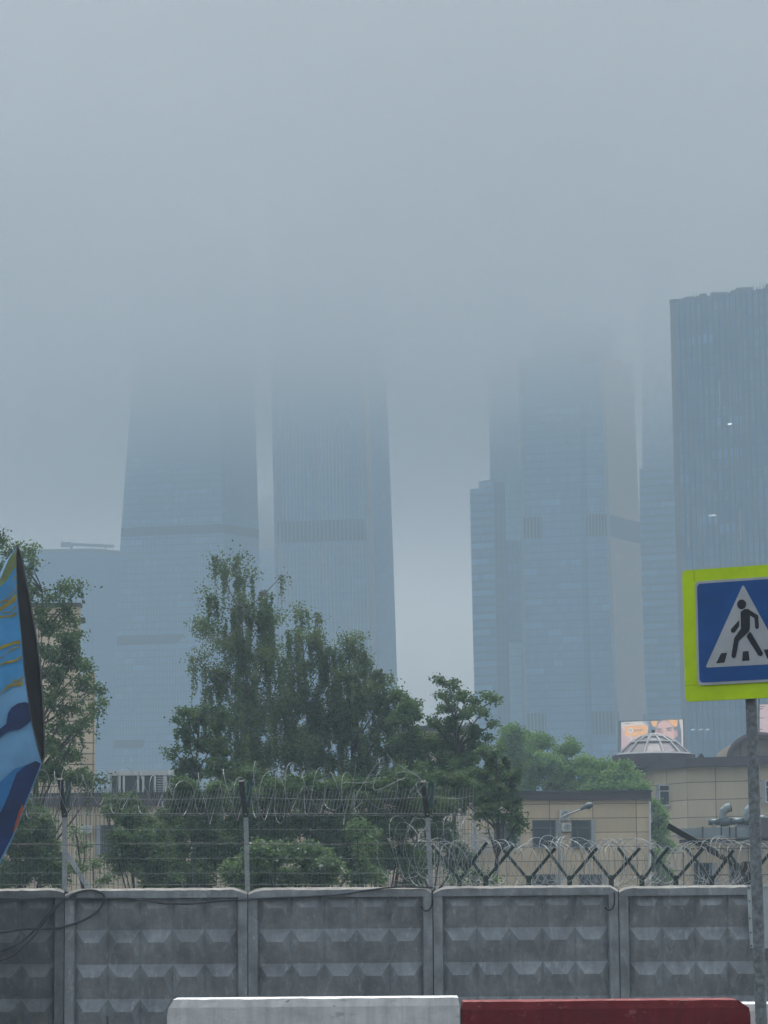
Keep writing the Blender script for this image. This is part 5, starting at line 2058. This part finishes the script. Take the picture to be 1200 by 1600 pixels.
    if flowers:
        fp = [P_[r.randrange(len(P_))] for _ in range(flowers)]
        leaf_mesh('blossom', [(x, y - 0.1, z + .02) for x, y, z in fp], 0.085, np.full(len(fp), .5), M['petal'], t, 0, 0.9)
    return t


G1 = 'trees behind the concrete wall'
tree('birch_tree', 'tallest weeping birch in mid picture, long drooping strands against the fog', 'tree', 405, 95,
     [(338, 872, 16, 14, .7), (372, 878, 14, 14, .8), (350, 895, 22, 24, .8), (385, 903, 26, 20, .8), (412, 925, 24, 22, .8), (440, 900, 12, 8, .4), (330, 940, 20, 22, .7), (372, 950, 38, 32), (412, 965, 34, 32), (322, 990, 22, 32, .6),
      (365, 1005, 44, 44), (412, 1020, 40, 46), (308, 1030, 14, 26, .5), (340, 1060, 36, 44, .9), (395, 1080, 56, 50), (375, 1130, 64, 46), (440, 1105, 42, 52), (335, 1120, 34, 34, .8), (400, 1180, 66, 38), (455, 1175, 50, 38)],
     M['leaf_birch'], M['birch_bark'], 175, 0.074, 0.75, G1, 0.13, 1.2, (372, 890), 1.0, 11, 0.7, wood=0.55)
tree('birch_tree', 'weeping birch of middle height, just right of the tallest one', 'tree', 490, 97,
     [(474, 955, 22, 16, .8), (498, 962, 14, 12, .6), (458, 985, 22, 22), (484, 1000, 32, 30), (462, 1045, 38, 38), (508, 1035, 30, 34), (490, 1090, 48, 44), (525, 1080, 36, 38), (485, 1140, 60, 44), (530, 1130, 46, 42), (500, 1185, 64, 36)],
     M['leaf_birch'], M['birch_bark'], 180, 0.074, 0.7, G1, 0.12, 1.2, (476, 960), 0.85, 12, 0.6, wood=0.55)
tree('birch_tree', 'broad weeping birch at the right of the birch clump, edge against the ribbed tower', 'tree', 560, 96,
     [(542, 1000, 26, 14, .8), (562, 994, 10, 8, .4), (520, 1028, 24, 20), (560, 1025, 32, 24), (545, 1060, 44, 32), (588, 1055, 28, 26), (575, 1095, 44, 36), (604, 1085, 20, 32, .8), (540, 1110, 44, 40), (602, 1130, 38, 34), (565, 1155, 60, 38),
      (612, 1178, 48, 32), (560, 1200, 64, 36)],
     M['leaf_birch'], M['bark'], 180, 0.074, 0.65, G1, 0.12, 1.2, (550, 1000), 0.75, 13, 0.5, wood=0.6)
tree('alder_tree', 'low dark leafy tree at the left foot of the birch clump', 'tree', 310, 92,
     [(292, 1112, 24, 12, .8), (282, 1132, 16, 16, .8), (312, 1125, 28, 22), (345, 1130, 30, 24), (270, 1175, 16, 14, .6), (296, 1160, 26, 26), (330, 1165, 40, 30), (300, 1200, 32, 24), (345, 1205, 46, 30), (280, 1225, 24, 20, .8), (390, 1215, 44, 32)],
     M['leaf_dark'], M['bark'], 170, 0.085, 0.35, G1, 0.12, 0.9, (310, 1120), 0.4, 14, 0.3)
tree('aspen_tree', 'thin round-leaved tree between the birch clump and the open sky gap', 'tree', 640, 94,
     [(622, 1088, 18, 14, .8), (640, 1100, 18, 16, .8), (648, 1122, 22, 20, .8), (625, 1125, 26, 24), (650, 1150, 26, 22), (625, 1165, 36, 24), (650, 1190, 44, 28), (630, 1215, 48, 28), (672, 1158, 34, 28), (672, 1200, 42, 30)],
     M['leaf_dark'], M['bark'], 175, 0.09, 0.0, G1, 0.10, 0.8, (635, 1090), 0.42, 15)
tree('oak_tree', 'open-crowned tree with spreading bare-tipped boughs in the sky gap right of the birches', 'tree', 715, 93,
     [(688, 1064, 12, 11, .8), (704, 1070, 13, 11, .8), (692, 1088, 14, 10, .8), (716, 1090, 16, 14, .9), (740, 1098, 14, 11, .8), (763, 1088, 16, 9, .8), (775, 1094, 8, 8, .6), (700, 1108, 22, 12, .8), (730, 1112, 20, 12), (755, 1112, 14, 10, .7),
      (770, 1132, 14, 10, .7), (676, 1130, 18, 14, .8), (712, 1135, 28, 18), (745, 1145, 28, 18), (690, 1165, 44, 26), (735, 1172, 46, 28), (715, 1190, 46, 30), (700, 1205, 54, 28), (745, 1215, 46, 28)],
     M['leaf_dark'], M['bark'], 150, 0.09, 0.0, G1, 0.12, 0.8, (705, 1072), 0.42, 16)
tree('lime_tree', 'dark drooping tree hanging over the left end of the low beige building', 'tree', 765, 88,
     [(775, 1180, 36, 26), (760, 1210, 40, 26), (800, 1215, 26, 22), (770, 1240, 40, 24), (800, 1250, 22, 20), (745, 1245, 30, 22), (790, 1272, 28, 16), (812, 1278, 14, 14, .8), (760, 1268, 26, 16, .9), (805, 1296, 16, 10, .6), (720, 1250, 26, 20, .9)],
     M['leaf_dark'], M['bark'], 165, 0.09, 0.15, G1, 0.13, 0.9, (775, 1175), 0.42, 17, 0.3)
tree('maple_tree', 'bright green maple behind the low beige building, beside the birches', 'tree', 835, 168,
     [(800, 1152, 34, 18), (838, 1160, 34, 18), (812, 1180, 40, 20), (850, 1190, 40, 22), (885, 1172, 24, 14, .9), (890, 1168, 12, 16, .7), (780, 1195, 36, 24), (830, 1210, 50, 22), (880, 1205, 36, 22), (800, 1230, 50, 20), (870, 1232, 50, 20)],
     M['leaf_maple'], M['bark'], 105, 0.15, 0.0, G1, 0.25, 2.2, (835, 1160), 0.85, 18)
tree('maple_tree', 'lower bright green maple in front of the domed building, below the dome', 'tree', 955, 166,
     [(915, 1192, 24, 14), (945, 1200, 30, 14), (975, 1202, 26, 13), (925, 1215, 36, 18), (965, 1218, 38, 16), (998, 1216, 18, 11, .8), (940, 1235, 44, 16), (985, 1236, 30, 14), (1006, 1232, 12, 10, .7)],
     M['leaf_maple'], M['bark'], 110, 0.15, 0.0, G1, 0.22, 2.0, (950, 1198), 0.85, 19)
tree('small_maple', 'slim green tree in the gap between the low beige building and the domed building', 'tree', 1030, 160,
     [(1026, 1258, 11, 16, .9), (1034, 1275, 12, 16, .9), (1026, 1300, 14, 18), (1036, 1320, 14, 18), (1025, 1345, 14, 18), (1034, 1370, 14, 18)],
     M['leaf_maple'], M['bark'], 110, 0.14, 0.0, G1, 0.12, 1.2, (1030, 1262), 0.7, 20, grow=1.25)
tree('poplar_tree', 'loose open tree behind the painted sculpture, in front of the tall beige block', 'tree', 70, 84,
     [(6, 845, 12, 12, .6), (18, 862, 16, 14, .7), (46, 865, 14, 12, .6), (10, 890, 14, 14, .6), (50, 890, 12, 14, .6), (56, 925, 12, 14, .6), (76, 930, 16, 12, .6), (58, 960, 14, 14, .7), (110, 918, 20, 11, .7), (128, 912, 10, 7, .5), (98, 945, 18, 14, .7), (112, 968, 16, 12, .7),
      (80, 985, 20, 18, .9), (104, 1000, 24, 16, .8), (122, 992, 12, 9, .6), (84, 1022, 24, 22, .9), (116, 1030, 22, 16, .8), (136, 1040, 12, 12, .6), (96, 1058, 26, 20, .9), (130, 1066, 18, 12, .7), (150, 1076, 14, 11, .7), (160, 1098, 8, 10, .6),
      (146, 1108, 12, 10, .6), (84, 1092, 20, 20, .8), (110, 1105, 24, 14, .7), (122, 1140, 18, 16, .7), (90, 1130, 20, 18, .7), (132, 1128, 10, 10, .5), (82, 1165, 24, 20, .8), (104, 1180, 20, 18, .7), (70, 1205, 26, 24, .8), (110, 1218, 26, 20, .6), (134, 1222, 18, 16, .7), (158, 1218, 14, 12, .6)],
     M['leaf_dark'], M['bark'], 150, 0.085, 0.2, G1, 0.07, 0.9, (62, 925), 0.55, 21, wood=0.5, grow=1.22)

G2 = 'shrubs behind the mesh fence'
shr = [
    ('lilac_shrub', 'dark shrub behind the mesh at the left edge, below the painted sculpture', 35, 76, [(20, 1265, 40, 30), (60, 1285, 34, 30), (20, 1315, 44, 34), (70, 1330, 34, 34), (30, 1365, 50, 30), (85, 1360, 30, 30)], 'leaf_dark', 2.2, 0),
    ('young_shrub', 'thin see-through shrub in front of the siding building, right of the braced post', 128, 78, [(118, 1300, 14, 14, .4), (132, 1325, 14, 16, .4), (145, 1350, 18, 18, .5), (120, 1360, 20, 18, .5), (160, 1372, 20, 14, .5)], 'leaf_mid', 0.7, 0),
    ('hazel_shrub', 'tall dark shrub beside the siding building window', 215, 77, [(195, 1250, 26, 16, .6), (170, 1268, 16, 14, .5), (215, 1280, 34, 28), (190, 1305, 24, 26, .9), (235, 1310, 34, 34), (205, 1345, 36, 34), (245, 1355, 40, 34)], 'leaf_dark', 2.2, 0),
    ('hazel_shrub', 'large dark shrub left of the middle steel post', 300, 79, [(285, 1240, 36, 24, .9), (325, 1248, 36, 26), (275, 1275, 30, 28, .8), (315, 1285, 40, 34), (275, 1320, 34, 34), (330, 1325, 40, 38), (295, 1365, 46, 30)], 'leaf_dark', 2.2, 0),
    ('hazel_shrub', 'dark shrub behind the middle steel post, above the flowering one', 400, 80, [(375, 1245, 46, 30), (425, 1245, 44, 30), (380, 1290, 46, 34), (430, 1290, 44, 34), (370, 1330, 40, 40), (395, 1365, 50, 30)], 'leaf_dark', 2.2, 0),
    ('hazel_shrub', 'dark shrub right of the flowering shrub, in mid fence', 500, 81, [(475, 1235, 46, 30), (525, 1240, 46, 30), (480, 1285, 46, 34), (535, 1290, 44, 36), (500, 1335, 50, 38), (555, 1345, 40, 38)], 'leaf_dark', 2.2, 0),
    ('hazel_shrub', 'dark shrub left of the right steel post, with pale wall showing through', 600, 80, [(575, 1240, 44, 30), (625, 1235, 44, 28), (585, 1285, 34, 34, .9), (640, 1275, 36, 30, .8), (580, 1335, 36, 40), (625, 1335, 34, 34, .7), (655, 1360, 34, 30, .7), (690, 1262, 30, 22, .8)], 'leaf_dark', 2.2, 0),
    ('elder_shrub', 'dark bushy elder rising behind the right steel post and the last mesh panel', 670, 86, [(640, 1222, 40, 28), (690, 1228, 40, 28), (728, 1232, 26, 22), (660, 1255, 36, 22), (712, 1248, 24, 14), (640, 1290, 30, 24), (690, 1300, 30, 20), (660, 1340, 32, 28), (712, 1335, 28, 26, .8)], 'leaf_dark', 2.0, 0),
    ('weeping_shrub', 'olive-green drooping shrub right of the flowering one', 570, 74, [(560, 1290, 22, 26, .8), (580, 1320, 22, 30, .8), (565, 1350, 24, 30, .8), (590, 1365, 20, 22, .7)], 'leaf_mid', 0.8, 0),
    ('flowering_shrub', 'rounded shrub dotted with small white flowers, in front behind the mesh', 440, 68.5, [(365, 1362, 24, 20), (395, 1340, 30, 24), (435, 1328, 36, 22), (480, 1332, 34, 24), (515, 1358, 28, 24), (420, 1365, 44, 24), (475, 1368, 44, 22)], 'leaf_mid', 2.4, 240),
    ('ground_shrub', 'small green shrub at the wall top between the first two tilted brackets', 740, 70, [(715, 1372, 20, 12, .8), (745, 1366, 20, 14, .8), (770, 1376, 16, 10, .7)], 'leaf_mid', 0.9, 0),
]
for i, (nm, lab, bx, Y_, lobes, lm, df, fl) in enumerate(shr):
    tree(nm, lab, 'shrub', bx, Y_, [(l[0], l[1], l[2], l[3], (l[4] if len(l) > 4 else 1.0) * df) for l in lobes], M[lm], M['bark'], 170, 0.08, 0.25 if nm == 'weeping_shrub' else 0.0, G2, 0.05, 0.8, None, 0.42, 60 + i, 0.2, 3, 0.3, fl, grow=1.0 if nm in ('young_shrub', 'ground_shrub') else 1.12)

# ------------------------------------------------------------------ render settings
S.render.engine = 'CYCLES'
cy = S.cycles
cy.max_bounces = 6
cy.diffuse_bounces = 3
cy.glossy_bounces = 2
cy.transmission_bounces = 3
cy.volume_bounces = VOL_BOUNCES
cy.transparent_max_bounces = 16
cy.volume_step_rate = 0.5
cy.volume_max_steps = 256
cy.use_denoising = True
cy.caustics_reflective = False
cy.caustics_refractive = False
S.view_settings.view_transform = 'Standard'
S.view_settings.look = 'None'
S.view_settings.exposure = EXPOSURE
S.view_settings.gamma = 1.0
S.view_settings.use_curve_mapping = False
